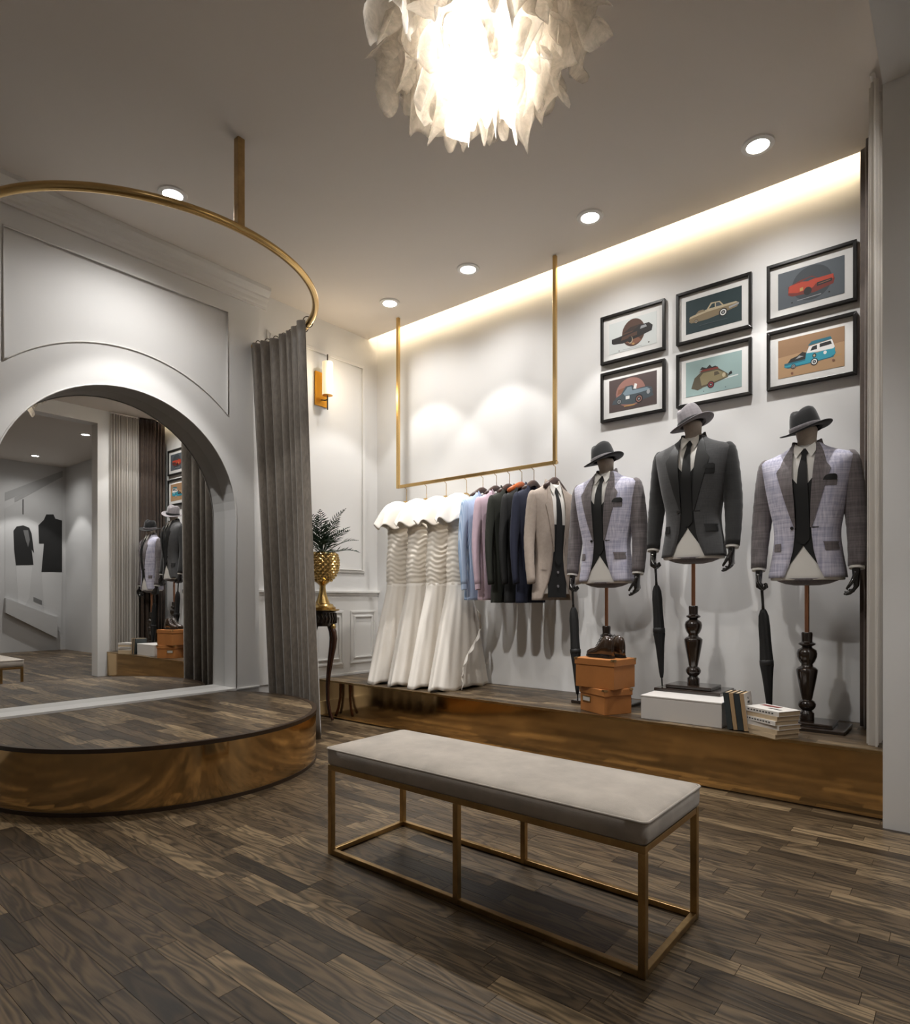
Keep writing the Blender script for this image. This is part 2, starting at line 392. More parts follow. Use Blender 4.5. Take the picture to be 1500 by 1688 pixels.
# reveal of the opening, end face, back
n = len(inner); mb.add([(XA, p[0], p[1]) for p in inner] + [(XM - .01, p[0], p[1]) for p in inner], [(i, i + 1, n + i + 1, n + i) for i in range(n - 1)])
mb.add([(XA, aw1, 0), (XA, aw1, 4.1), (XM - .2, aw1, 4.1), (XM - .2, aw1, 0)], [(0, 1, 2, 3)])
mb.box(XM - .3, XM - .02, Y0, aw1, 0, 4.1)
struct(mb.build('wall_arch', 'wall'), 'white wall with a tall arched niche and recessed panel')
# thin beads on the casing edge and round the panel
def bead(pts, r, parent_name, m='trim', closed=False):
    return MB().tube(pts, r, 6).build(parent_name, m, smooth=True)
b1 = bead([(XA, p[0], p[1]) for p in [(AC - AR, .35)] + arcI + [(AC + AR, .35)]], .006, 'trim_2'); struct(b1, 'slim bead round the arch opening')
b2 = bead([(XA + .002, p[0], p[1]) for p in arcO] + [(XA + .002, PY1, PZ), (XA + .002, PY0, PZ), (XA + .002, PY0, pz)], .0065, 'trim_8'); struct(b2, 'slim bead moulding outlining the panel over the arch')
# cornice
prof = [(0, 3.585), (.018, 3.585), (.018, 3.605), (.03, 3.615), (.035, 3.64), (.055, 3.66), (.055, 3.675), (.075, 3.695), (.09, 3.72), (.09, H), (0, H)]
mb = MB(); n = len(prof)
mb.loft([[(XA + a, y, z) for a, z in prof] for y in (Y0, aw1 + .06)])
struct(mb.build('trim_3', 'trim'), 'stepped plaster cornice above the arch')
# sill under the mirror and small skirting
struct(MB().box(XM, XA + .004, AC - AR, AC + AR, .30, ZP + .012).build('trim_4', 'trim'), 'white sill at the foot of the mirror')
struct(MB().box(XA, XA + .012, Y0, DCY - DR, 0, .09).box(XA, XA + .012, AC + AR, aw1, ZP, ZP + .012).build('baseboard_left', 'trim'))
# mirror
mb = MB(); poly = [(AC - AR, ZP + .005)] + arcI + [(AC + AR, ZP + .005)]
mb.prism(poly, 'x', XM - .006, XM)
tag(mb.build('arched_mirror', 'mirror'), 'tall arched mirror set in the white niche above the round platform', 'mirror')

# sconce wall mouldings
mb = rect_ring(3.20, 4.345, 1.353, 3.455, .030, 'x', XS, XS + .012); rect_ring(3.225, 4.32, 1.378, 3.43, .008, 'x', XS + .012, XS + .02, mb)
struct(mb.build('trim_5', 'trim', bevel=.003), 'upper wall panel moulding behind the plant')
mb = MB().box(XS, XS + .035, 3.085, YW, 1.150, 1.172).box(XS, XS + .02, 3.085, YW, 1.125, 1.150).box(XS, XS + .012, 3.085, YW, .34, 1.125)
struct(mb.build('trim_6', 'trim', bevel=.003), 'white chair rail and dado of the sconce wall')
mb = MB()
for a, b in ((3.60, 4.06), (4.15, 4.49)):
    rect_ring(a, b, .45, .975, .022, 'x', XS + .012, XS + .022, mb); rect_ring(a + .045, b - .045, .50, .925, .016, 'x', XS + .012, XS + .026, mb)
struct(mb.build('trim_7', 'trim', bevel=.003), 'raised dado panel mouldings of the sconce wall')
struct(MB().box(XS, XS + .03, 3.085, YF, 0, .12).box(XS + .012, XS + .018, YF, YW, ZP, ZP + .02).build('baseboard_back', 'trim'))

# display platform
dp = thing('display_platform', 'low brass-fronted platform with oak deck under the clothes and suits', 'platform', (-2.5, 4.1, 0))
def kid(o, p):   # parent while keeping world coordinates of the mesh
    o.parent = p; o.matrix_parent_inverse = Matrix.Translation(-Vector(p.location)) if p.rotation_euler.z == 0 else p.matrix_basis.inverted(); return o
kid(MB().box(XS, XJ, YF, YF + .012, .006, ZP - .016).build('brass_front', 'brass'), dp)
kid(MB().box(XS + .03, XJ - .002, YF + .02, YW - .004, 0, ZP - .008).build('carcass', 'joint'), dp)
kid(MB().box(XS, XJ, YF - .004, YF + .02, ZP - .016, ZP).build('edge_strip', 'agold'), dp)
o = plank_mesh('deck_planks', rows_of_planks(XS + .03, XJ, YF + .02, YW - .004, seed=5, lo=.3, hi=.8), ZP - .008, ZP, 'deck_planks', None, stuff=True); kid(o, dp)
# round platform
rp = thing('round_platform', 'round brass-sided fitting platform with oak deck before the arched mirror', 'platform', (DCX, DCY, 0))
a_max = math.degrees(math.acos((XA - DCX) / DR)) - .1
aa = [R_(a) for a in lin(-a_max, a_max, 90)]
def arc_wall(r0, r1, z0, z1):
    mb = MB(); mb.loft([[(r0 * math.cos(a), r0 * math.sin(a), z0), (r1 * math.cos(a), r1 * math.sin(a), z0), (r1 * math.cos(a), r1 * math.sin(a), z1), (r0 * math.cos(a), r0 * math.sin(a), z1)] for a in aa]); return mb
arc_wall(DR - .02, DR - .004, .022, ZP - .022).build('brass_skirt', 'brass', rp, smooth=True, ang=40)
arc_wall(DR - .03, DR, ZP - .022, ZP + .001).build('top_rim', 'dkbrown', rp, smooth=True, ang=40)
arc_wall(DR - .03, DR, 0, .022).build('base_rim', 'dkbrown', rp, smooth=True, ang=40)
conv = [((DR - .032) * math.cos(a), (DR - .032) * math.sin(a)) for a in aa]
MB().prism(conv, 'z', .01, ZP - .008).build('carcass', 'joint', rp)
for poly in rows_of_planks(-.6, DR, -DR, DR, seed=21):
    q = clip(poly, conv)
    if len(q) >= 3: plank_mesh('plank', [q], ZP - .008, ZP, 'plank', rp)
# curtain rail
cr = thing('curtain_rail', 'curved brass curtain rail hung from the ceiling by a square rod', 'curtain rail', (RCX, RCY, RZ))
am = math.degrees(math.acos((XA - RCX) / RR))
MB().tube([(RR * math.cos(R_(a)), RR * math.sin(R_(a)), 0) for a in lin(-am, am, 110)], .024, 12).build('rail', 'gold', cr, smooth=True)
MB().box(RR - .022, RR + .022, -.045, -.001, .012, H - RZ).build('drop_rod', 'agold', cr, bevel=.002)
for s in (-1, 1): MB().tube([(XA - RCX, s * RR * math.sin(R_(am)), 0), (XA - RCX + .012, s * RR * math.sin(R_(am)), 0)], .032, 20).build('wall_flange', 'gold', cr, smooth=True, ang=40)

# ================================================================== curtains
def curtain(name, plan, z0, z1, waves, amp, m, label, seed=0, nz=26, nu=260, amp_top=.7, sharp=False, solid=.004):
    """plan(u, v) -> (x, y, nx, ny): plan position and normal at u along, v up"""
    r = random.Random(seed); ph = [r.uniform(0, 6.28) for _ in range(6)]; vs = []; fs = []
    for i in range(nz):
        v = i / (nz - 1); z = z0 + (z1 - z0) * v
        for j in range(nu):
            u = j / (nu - 1); x, y, nx, ny = plan(u, v)
            ww = u * waves * 2 * math.pi
            k = math.sin(ww + .7 * math.sin(ww * .31 + ph[0]) + .35 * math.sin(2.2 * v + ph[1])) + .35 * math.sin(ww * 2.1 + ph[2] + v * .8) + .25 * math.sin(ww * .43 + ph[3] + v)
            if sharp: k = 1.15 - 2.3 * abs(math.sin(ww / 2 + .35 * math.sin(ww * .31 + ph[0]) + .12 * math.sin(2.2 * v + ph[1]))) + .12 * math.sin(ww * .43 + ph[3] + v)
            a = amp * (amp_top + (1 - amp_top) * (1 - v)) * k
            vs.append((x + nx * a, y + ny * a, z))
    for i in range(nz - 1):
        for j in range(nu - 1): fs.append((i * nu + j, i * nu + j + 1, (i + 1) * nu + j + 1, (i + 1) * nu + j))
    mb = MB(); mb.add(vs, fs); return mb, (lambda u, v: plan(u, v))
def ring_plan(a0b, a1b, a0t, a1t, rb, rt):
    def f(u, v):
        a = R_((a0b + (a1b - a0b) * u) * (1 - v) + (a0t + (a1t - a0t) * u) * v); r = rb * (1 - v) + rt * v
        return RCX + r * math.cos(a), RCY + r * math.sin(a), math.cos(a), math.sin(a)
    return f
pl = ring_plan(65, 104, 67, 110.5, 1.13, RR - .055)
mb, f = curtain('x', pl, .015, RZ - .004, 7, .046, 'velvet', '', 4, amp_top=.75, sharp=True)
cu = thing('velvet_curtain', 'taupe velvet curtain hanging from the curved brass rail beside the arch', 'curtain', (RCX, RCY, 0))
kid(mb.build('drape', 'velvet', smooth=True, solid=.005), cu)
for i in range(8):
    u = (i + .4) / 8; x, y, nx, ny = pl(u, 1)
    mb = MB(); nn = Vector((nx, ny, 0)); c = Vector((x, y, RZ + .012)) + nn * .045
    mb.tube([c + nn * (.038 * math.cos(a)) + Vector((0, 0, .042 * math.sin(a) - .01)) for a in lin(0, 2 * math.pi, 17)], .004, 6, (False, False))
    kid(mb.build('curtain_ring', 'dkbrown', smooth=True), cu)
def line_plan(x, ya, yb, dxb=0):
    return lambda u, v: (x + dxb * (1 - v), ya + (yb - ya) * u, 1, 0)
mb, f = curtain('x', line_plan(-.372, 3.775, 4.15), ZP + .012, H - .03, 10, .022, 'sheer', '', 9, nu=200, amp_top=.8)
sh = thing('sheer_curtain', 'pale sheer curtain hanging beside the pier at the end of the platform', 'curtain', (-.372, 3.9, ZP)); kid(mb.build('drape', 'sheer', smooth=True), sh)
kid(MB().tube([(-.372, 3.76, H - .02), (-.372, 4.13, H - .02)], .012, 8).build('heading_track', 'paint', smooth=True), sh)
mb, f = curtain('x', (lambda u, v: (-.372 - .085 * min(1, u * 2), 4.16 + .335 * u, 1, 0)), ZP + .012, H - .03, 7, .026, 'bvelvet', '', 13, nu=200, amp_top=.8)
bc = thing('brown_curtain', 'dark brown curtain hanging between the sheer curtain and the display wall', 'curtain', (-.44, 4.37, ZP)); kid(mb.build('drape', 'bvelvet', smooth=True, solid=.004), bc)
kid(MB().tube([(-.375, 4.16, H - .02), (-.45, 4.38, H - .02)], .014, 8).build('heading_track', 'dkbrown', smooth=True), bc)

# ================================================================== lamps
def downlight(x, y, z, label, out, inn, wide, cone=76, group='recessed ceiling downlights'):
    t = thing('downlight', label, 'downlight', (x, y, z), 0, group)
    MB().lathe([(.062, -.001), (.062, -.012), (.088, -.009), (.092, -.001)], 32, cap=(False, False)).build('trim_ring', 'trim', t, smooth=True, ang=40)
    MB().lathe([(.0615, -.001), (.0615, -.004)], 32).build('lens', 'lens', t)
    if out: add_light('beam', 'SPOT', (0, 0, -.02), out, WHITE_L, t, spot_size=R_(cone), spot_blend=.22, shadow_soft_size=.03)
    if inn: add_light('beam_core', 'SPOT', (0, 0, -.02), inn, WHITE_L, t, spot_size=R_(cone * .66), spot_blend=.35, shadow_soft_size=.03)
    if wide: add_light('spill', 'SPOT', (0, 0, -.02), wide, WHITE_L, t, spot_size=R_(150), spot_blend=.8, shadow_soft_size=.05)
    return t
downlight(-.95, 3.95, H, 'recessed downlight nearest the right-hand pier', DL_OUT, DL_IN, DL_WIDE)
downlight(-2.03, 3.955, H, 'recessed downlight second from the right pier', DL_OUT, DL_IN, DL_WIDE)
downlight(-3.11, 3.96, H, 'recessed downlight third from the right pier, between the rack uprights', DL_OUT, DL_IN, DL_WIDE)
downlight(-4.01, 3.97, H, 'smallest recessed downlight, above the plant corner', DL_OUT, DL_IN, DL_WIDE)
downlight(-4.03, 2.0, H, 'recessed downlight seen just above the curved brass rail', ARCH_DL, ARCH_DL * .4, 17)
downlight(4.4, 4.28, ZN, 'left-hand recessed downlight seen in the arched mirror', FAR_DL, 10, 12)
downlight(1.9, 4.27, ZN, 'right-hand recessed downlight seen in the arched mirror', FAR_DL, 10, 10)
downlight(.75, 1.9, ZN, 'added unseen fill light of the next room, beside the viewer', 8, 6, 12, group=None)  # added out of view to light the pier and foreground
downlight(3.6, 1.9, ZN, 'added unseen fill light at the far side of the next room', FAR_DL, 6, 10, group=None)  # added lamp outside the frame, lifts the next room
def aimed(x, y, target, watts, cone, label):
    t = downlight(x, y, H, label, 0, 0, 0, group=None)
    l = add_light('aimed_fill', 'SPOT', (0, 0, -.03), watts, WHITE_L, t, spot_size=R_(cone), spot_blend=.6, shadow_soft_size=.06)
    l.rotation_euler = (Vector(target) - Vector((x, y, H))).to_track_quat('-Z', 'Y').to_euler()
aimed(-2.45, 1.05, (-3.45, 4.1, .75), AIM_DRESS, 40, 'added unseen fill spot aimed at the hanging dresses')  # added above the frame to brighten the dresses from the front
aimed(-1.75, 1.05, (-1.15, 4.2, 1.0), AIM_SUIT, 46, 'added unseen fill spot aimed at the suit mannequins')  # added fill, out of frame, brightens the suits
# cove strip
led = tag(MB().box(XS + .02, XJ - .02, YC - .05, YC - .03, H + .04, H + .052).build('cove_light_strip', 'led'), 'warm light strip glowing in the slot above the display wall', 'strip light')
a = add_light('cove_glow', 'AREA', ((XS + XJ) / 2, YC - .012, H + .065), COVE_W, WARM_L, None, shape='RECTANGLE', size=XJ - XS - .06, size_y=.02)
a.rotation_euler = (R_(62), 0, 0); kid(a, led) if False else None
# chandelier
CHX, CHY = -1.60, 2.14
ch = thing('petal_chandelier', 'large white chandelier of crumpled organza petals round a glowing globe', 'chandelier', (CHX, CHY, H))
MB().lathe([(.002, -.001), (.07, -.001), (.07, -.02), (.012, -.03), (.012, -.16), (.002, -.16)], 24).build('canopy_plate', 'trim', ch, smooth=True, ang=40)
MB().ell((0, 0, -.27), (.16, .16, .15), 24, 14).build('globe', 'globe', ch, smooth=True)
add_light('bulb', 'POINT', (0, 0, -.40), CHAND_W, (1, .95, .88), ch, shadow_soft_size=.12)
add_light('bulb_down', 'SPOT', (0, 0, -.43), CHAND_DOWN, (1, .95, .88), ch, spot_size=R_(150), spot_blend=.7, shadow_soft_size=.12)
def petal(ang, r0, z0, r1, z1, wid, curl, seed, n=13, m=13):
    r = random.Random(seed); mb = MB(); vs = []; off = Vector((r.uniform(0, 50), r.uniform(0, 50), 0)); tips = [r.uniform(-.06, .06) for _ in range(n)]
    for i in range(m):
        v = i / (m - 1)
        for j in range(n):
            u = 2 * j / (n - 1) - 1
            rr = r0 + (r1 - r0) * (v ** .65) + curl * v * v; zz = z0 + (z1 - z0) * v
            zz -= (tips[j] * v ** 3 + .06 * v * v * (math.cos(u * 6 + seed) - abs(u) * .7))
            wd = wid * (.55 + .45 * math.sin(math.pi * min(1, .25 + v * .6)))
            q = noise.noise(off + Vector((u * 2.4, v * 2.6, 0))) * .09 * (.25 + v) + .028 * v * math.sin(u * 8 + seed)
            a = ang + u * wd
            vs.append(((rr + q) * math.cos(a), (rr + q) * math.sin(a), min(-.01, zz + .05 * noise.noise(off + Vector((u * 3, v * 3, 7))))))
    fs = [(i * n + j, i * n + j + 1, (i + 1) * n + j + 1, (i + 1) * n + j) for i in range(m - 1) for j in range(n - 1)]
    mb.add(vs, fs); return mb
k = 0
for cnt, r0, z0, r1, z1, wid, curl, st in ((11, .18, -.03, .46, -.34, .50, .0, 0.1), (10, .16, -.06, .36, -.42, .52, -.0, .4), (9, .14, -.12, .29, -.50, .60, -.04, .2), (7, .10, -.22, .18, -.575, .75, -.05, .7)):
    for i in range(cnt):
        rr = random.Random(k * 7 + 1)
        petal(st + 2 * math.pi * i / cnt + rr.uniform(-.12, .12), r0, z0, r1 * rr.uniform(.9, 1.06), z1 + rr.uniform(-.06, .05), wid * rr.uniform(.85, 1.2), curl, k * 13 + 3).build('petal', 'petal', ch, smooth=True, sub=1, solid=.0012); k += 1
# wall sconce
sc = thing('wall_sconce', 'amber brass wall sconce with a cream cylinder shade above the plant', 'wall lamp', (XS, 3.79, 3.08))
MB().box(0, .018, -.072, .072, -.16, .16).build('back_plate', 'sconceplate', sc, bevel=.003)
MB().tube([(.018, 0, -.10), (.07, 0, -.115), (.105, 0, -.115)], .006, 8).build('arm', 'dkbrown', sc, smooth=True)
MB().tube([(.105, 0, -.21), (.105, 0, .31)], .006, 8).build('stem', 'dkbrown', sc, smooth=True)
MB().lathe([(.05, -.075), (.05, .235)], 24, (.105, 0, 0), cap=(False, True)).build('shade', 'glass_shade', sc, smooth=True, ang=40)
MB().lathe([(.048, -.076), (.048, -.066)], 24, (.105, 0, 0)).build('shade_base', 'sconceplate', sc)
add_light('lamp', 'POINT', (.24, 0, .08), SCONCE_W, WARM_L, sc, shadow_soft_size=.05)

# ================================================================== bench
bx0, bx1, by0, by1 = -2.132, -.717, 1.737, 2.20
bn = thing('bench', 'long brass-framed bench with a grey suede cushion in the foreground', 'bench', ((bx0 + bx1) / 2, (by0 + by1) / 2, 0))
L, W = (bx1 - bx0) / 2, (by1 - by0) / 2; t = .023; zt = .385
for x in (-L, -t / 2, L - t):
    for y in (-W, W - t): MB().box(x, x + t, y, y + t, .0 if abs(x) > .1 else .0, zt - t).build('leg', 'agold', bn, bevel=.002)
for z in (.0, zt - t):
    for y in (-W, W - t):
        for a, b in ((-L + t, -t / 2), (t / 2, L - t)): MB().box(a, b, y + .001, y + t - .001, z + .001, z + t - .001).build('rail', 'agold', bn, bevel=.002)
    for x in (-L, L - t): MB().box(x + .001, x + t - .001, -W + t, W - t, z + .001, z + t - .001).build('cross_rail', 'agold', bn, bevel=.002)
for y in (-W, W - t):
    MB().box(-L, L, y, y + t, zt - t, zt).build('top_rail', 'agold', bn, bevel=.002)
def cushion():
    nx, ny, r = 50, 20, .02; rings = []
    def outline(ins, z, n=16):
        out = []; a, b = L - ins, W - ins; rr = max(.004, .018 - ins * .3)
        for cxx, cyy, s in ((a - rr, b - rr, 0), (-a + rr, b - rr, 90), (-a + rr, -b + rr, 180), (a - rr, -b + rr, 270)):
            for q in lin(s, s + 90, 5): out.append((cxx + rr * math.cos(R_(q)), cyy + rr * math.sin(R_(q)), z))
        return out
    for ins, z in ((.004, zt), (-.004, zt + .008), (-.006, zt + .035), (-.005, zt + .066), (.0, zt + .072), (.012, zt + .078), (.04, zt + .085), (.08, zt + .089), (.14, zt + .091)): rings.append(outline(ins, z))
    mb = MB(); mb.loft(rings); return mb, outline
mb, outl = cushion(); cs = mb.build('cushion', 'suede', bn, smooth=True, ang=60)
p = outl(-.006, zt + .069); MB().tube(p + [p[0]], .0045, 6, (False, False)).build('piping', 'suede', cs, smooth=True)

# ================================================================== table, urn, plant
tb = thing('side_table', 'tall slim dark wood table on curved legs holding the gold urn', 'table', (-4.49, 3.60, 0))
MB().lathe([(.002, .985), (.135, .985), (.15, .99), (.15, 1.0), (.002, 1.0)], 32).build('top', 'urn', tb, smooth=True, ang=40)
MB().lathe([(.002, .85), (.112, .85), (.118, .865), (.116, .975), (.125, .985), (.002, .985)], 32).build('apron', 'dkwood', tb, smooth=True, ang=40)
for i in range(24):
    a = 2 * math.pi * i / 24
    MB().tube([(.118 * math.cos(a), .118 * math.sin(a), .875), (.121 * math.cos(a + .13), .121 * math.sin(a + .13), .92), (.118 * math.cos(a), .118 * math.sin(a), .965)], .008, 6).build('carved_bead', 'dkwood', tb, smooth=True)
for i in range(4):
    a = R_(12 + 90 * i); pr = [(.095, .86), (.125, .80), (.135, .74), (.125, .66), (.10, .55), (.075, .42), (.062, .30), (.065, .18), (.085, .08), (.105, .03), (.115, .012)]
    g = MB().tube([(r * math.cos(a), r * math.sin(a), z) for r, z in pr], [.024, .026, .025, .022, .018, .015, .013, .012, .012, .013, .012], 10).build('leg', 'mahog', tb, smooth=True)
    MB().ell((.118 * math.cos(a), .118 * math.sin(a), .845), (.026, .026, .028), 10, 8).build('gilt_mount', 'urn', g, smooth=True)
ur = thing('gold_urn', 'gold scaled urn on a flared foot beside the velvet curtain', 'urn', (-4.49, 3.60, 1.0))
MB().lathe([(.002, 0), (.115, 0), (.118, .018), (.10, .028), (.092, .045), (.065, .055), (.05, .09), (.032, .15), (.026, .20), (.03, .225), (.002, .225)], 32).build('foot', 'urn', ur, smooth=True, ang=40)
bp = [(.028, .215), (.05, .235), (.085, .265), (.115, .30), (.138, .35), (.146, .40), (.143, .45), (.13, .495), (.122, .51), (.108, .51), (.11, .45)]
bowl = MB().lathe(bp, 36, cap=(True, False)).build('bowl', 'urn', ur, smooth=True)
MB().lathe([(.002, .48), (.109, .48)], 24, cap=(False, False)).build('soil', 'joint', ur)
mb = MB()
for i in range(11):
    z = .262 + i * .0225
    rr = lerp_rows([(b, a) for a, b in bp[:9]], z)[0]
    for j in range(22):
        a = 2 * math.pi * (j + .5 * (i % 2)) / 22; h = .0185 * (rr / .12)
        ctr = Vector((rr * math.cos(a), rr * math.sin(a), z)); tn = Vector((-math.sin(a), math.cos(a), 0)); nn = Vector((math.cos(a), math.sin(a), 0))
        mb.add([ctr + tn * h, ctr + Vector((0, 0, .017)), ctr - tn * h, ctr - Vector((0, 0, .017)), ctr + nn * .011], [(0, 1, 4), (1, 2, 4), (2, 3, 4), (3, 0, 4)])
o = mb.build('scales', 'urn', bowl); o['kind'] = 'stuff'
pt = thing('potted_palm', 'small dark green palm growing out of the gold urn', 'plant', (-4.49, 3.60, 1.485))
rp_ = random.Random(5)
fr = [(a, e, l) for a, e, l in ((-25, 35, .34), (-60, 55, .40), (10, 50, .38), (40, 20, .34), (80, 60, .40), (130, 45, .36), (180, 50, .36), (225, 55, .40), (265, 35, .34), (300, 68, .44), (330, 15, .30), (150, 75, .46), (20, 76, .48), (-100, 70, .46), (-45, 78, .44), (60, 40, .36), (-10, 62, .42))]
for ai, (a, e, l) in enumerate(fr):
    az = R_(a); mb = MB(); pts = []
    for i in range(10):
        s = i / 9; el = R_(e) - s * s * .7; 
        pts.append(Vector((0, 0, 0)) if i == 0 else pts[-1] + Vector((math.cos(el) * math.cos(az), math.cos(el) * math.sin(az), math.sin(el))) * (l / 9))
    mb.tube(pts, [.005 - .0035 * i / 9 for i in range(10)], 5)
    for i in range(2, 10):
        for hh in (0, .5):
            if i == 9 and hh: continue
            p = pts[i].lerp(pts[min(i + 1, 9)], hh); tdir = (pts[i] - pts[i - 1]).normalized()
            side = tdir.cross(Vector((0, 0, 1))).normalized(); ll = .115 * math.sin(math.pi * min(1, .25 + (i + hh) / 12.5))
            for s in (-1, 1):
                d = (side * s * .95 + tdir * .55 + Vector((0, 0, rp_.uniform(-.1, .25)))).normalized(); wv = tdir * .0075
                tip = p + d * ll; mid = p + d * ll * .45
                mb.add([p, mid + wv, tip, mid - wv, mid + Vector((0, 0, .003))], [(0, 1, 4), (1, 2, 4), (2, 3, 4), (3, 0, 4)])
    mb.build('frond', 'leaf', pt)

# ================================================================== clothes
JR = [(.80, .207, .110, .125), (.88, .203, .112, .13), (.95, .193, .113, .128), (1.03, .180, .113, .118), (1.12, .170, .116, .112), (1.20, .176, .124, .115), (1.30, .197, .135, .125), (1.40, .216, .140, .13),
      (1.48, .232, .132, .125), (1.535, .243, .116, .112), (1.565, .246, .100, .10), (1.585, .236, .088, .088), (1.598, .200, .08, .08), (1.614, .155, .072, .074), (1.632, .115, .065, .068), (1.65, .088, .060, .064), (1.662, .078, .056, .06)]
NE = 2.4
def jrow(z, grow=0, db=1.0):
    a, bf, bb = cr_rows(JR, z); return a + grow, bf * db + grow, bb * db + grow
def front_y(x, z, off=0, db=1.0):
    a, bf, bb = jrow(z, 0, db); k = min(.999, abs(x) / a)
    return -(bf * (1 - k ** NE) ** (1 / NE)) - off
EDGE = [(.80, .125), (.86, .112), (.90, .095), (.95, .074), (1.03, .054), (1.12, .044), (1.17, .042), (1.30, .046), (1.45, .056), (1.60, .064), (1.662, .060)]
LAPO = [(1.16, .042), (1.22, .062), (1.30, .086), (1.38, .108), (1.46, .130), (1.505, .142), (1.515, .122), (1.56, .110), (1.60, .098), (1.63, .086), (1.66, .070)]
def patch(rows, off, th=.004, db=1.0, nx=8, fy=front_y):
    """rows of (z, xl, xr) laid on the front of the torso"""
    mb = MB(); F = []; B = []
    for z, xl, xr in rows:
        F.append([(x, fy(x, z, off + th, db), z) for x in lin(xl, xr, nx)]); B.append([(x, fy(x, z, off, db), z) for x in lin(xl, xr, nx)])
    rings = [f + b[::-1] for f, b in zip(F, B)]; mb.loft(rings); return mb
def lap_rows(s, n=34, z0=1.165, z1=1.66, edge=None):
    out = []
    for z in lin(z0, z1, n):
        i = lerp_rows(edge or EDGE, z)[0] - .004; o = max(i + .003, lerp_rows(LAPO, z)[0]); out.append((z, s * i, s * o))
    return out
def jacket_body(hem=.88, db=1.0, edge=EDGE, nz=44, nt=44):
    mb = MB(); rings = []
    for z in lin(hem, 1.662, nz):
        a, bf, bb = jrow(z, 0, db); e = lerp_rows(edge, z)[0]
        t0 = math.acos(min(.999, e / a) ** (NE / 2)); ring = []
        # from the right front edge, round the back, to the left front edge
        for t in lin(-t0, math.pi + t0, nt):
            c, s_ = math.cos(t), math.sin(t); b = bf if s_ < 0 else bb
            ring.append((a * math.copysign(abs(c) ** (2 / NE), c), b * math.copysign(abs(s_) ** (2 / NE), s_), z))
        rings.append(ring)
    mb.loft(rings, closed=False); return mb
SLV = [(.200, .0, 1.592, .020), (.208, .0, 1.578, .042), (.214, .002, 1.545, .054), (.222, .006, 1.46, .060), (.232, .010, 1.36, .060), (.243, .010, 1.26, .057), (.250, .0, 1.17, .053), (.254, -.018, 1.06, .048), (.254, -.04, .94, .043)]
def sleeve(s, db=1.0, z1=None):
    mb = MB(); pts = [(s * x, y, z) for x, y, z, r in SLV]; rad = [r for *_, r in SLV]
    # resample smoothly
    P = []; Rr = []
    rows = [(i, *p, r) for i, (p, r) in enumerate(zip(pts, rad))]
    for q in lin(0, len(rows) - 1, 30):
        x, y, z, r = cr_rows(rows, q); P.append((x, y, z)); Rr.append(r * (1 + .02 * math.sin(q * 9)))
    mb.tube(P, Rr, 18, sq=(1.0, max(.75, db))); return mb
def torso_inner(db=1.0, z0=.865):
    mb = MB(); rings = []
    for z in [z0, z0 + .004] + lin(z0 + .03, 1.655, 28):
        a, bf, bb = jrow(max(z, .80), -.010, db); 
        if z == z0: a, bf, bb = a * .96, bf * .96, bb * .96
        rings.append([(a * math.copysign(abs(math.cos(t)) ** (2 / NE), math.cos(t)), (bf if math.sin(t) < 0 else bb) * math.copysign(abs(math.sin(t)) ** (2 / NE), math.sin(t)), z) for t in [2 * math.pi * j / 40 for j in range(40)]])
    mb.loft(rings); return mb
def inner_y(x, z, off=0, db=1.0):
    a, bf, bb = jrow(z, -.010, db); k = min(.999, abs(x) / a); return -(bf * (1 - k ** NE) ** (1 / NE)) - off
def tailored(t, body, lap, slv, flap, db=1.0, hem=.88, square=True, vest=True, tie='blackcl', flaps=True, notch_btn=True, edge=EDGE):
    """jacket with everything that shows of it, as parts of t"""
    jk = jacket_body(hem, db, edge).build('jacket', body, t, smooth=True, solid=.005)
    for s in (-1, 1):
        patch(lap_rows(s, edge=edge), .003, .006, db).build('lapel', lap, jk, smooth=True, ang=50)
        sleeve(s, db).build('sleeve', slv, t, smooth=True)
    # collar behind the neck
    mb = MB(); rings = []
    for z, g in ((1.625, .004), (1.665, .004), (1.69, -.002), (1.69, -.010), (1.66, -.012)):
        a, bf, bb = (.078 + .3 * (1.66 - min(z, 1.66)), .056, .064); rings.append([((a + g) * math.cos(q), (bb + g) * math.sin(q) * db, z - .03 * max(0, -math.sin(q) * 2)) for q in lin(-.55, math.pi + .55, 26)])
    mb.loft(rings, closed=False); mb.build('collar', lap, jk, smooth=True, solid=.003)
    if flaps:
        patch([(z, xo + .108, xo + .178) for z, xo in ((1.035, .002), (1.050, .001), (1.070, -.003), (1.082, -.008))], .004, .005, db).build('pocket_flap', flap, jk, smooth=True, ang=50)
        patch([(z, -.160, -.120) for z in (1.035, 1.05, 1.07, 1.08)], .004, .005, db).build('pocket_flap', flap, jk, smooth=True, ang=50)
    if square:
        patch([(1.395, .104, .166), (1.41, .103, .168), (1.425, .102, .170)], .003, .004, db).build('breast_welt', lap, jk, smooth=True, ang=50)
        patch([(1.425, .104, .168), (1.44, .108, .170), (1.452, .118, .168), (1.458, .135, .160)], .004, .006, db).build('pocket_square', 'blackcl', jk, smooth=True, ang=50)
    if notch_btn:
        y = front_y(-.056, 1.165, .006, db); MB().tube([(-.056, y + .004, 1.165), (-.056, y - .004, 1.165)], .009, 12).build('button', 'black', jk, smooth=True, ang=40)
        patch([(1.163, .048, .080), (1.167, .048, .080)], .003, .003, db).build('buttonhole', 'blackcl', jk)
    return jk
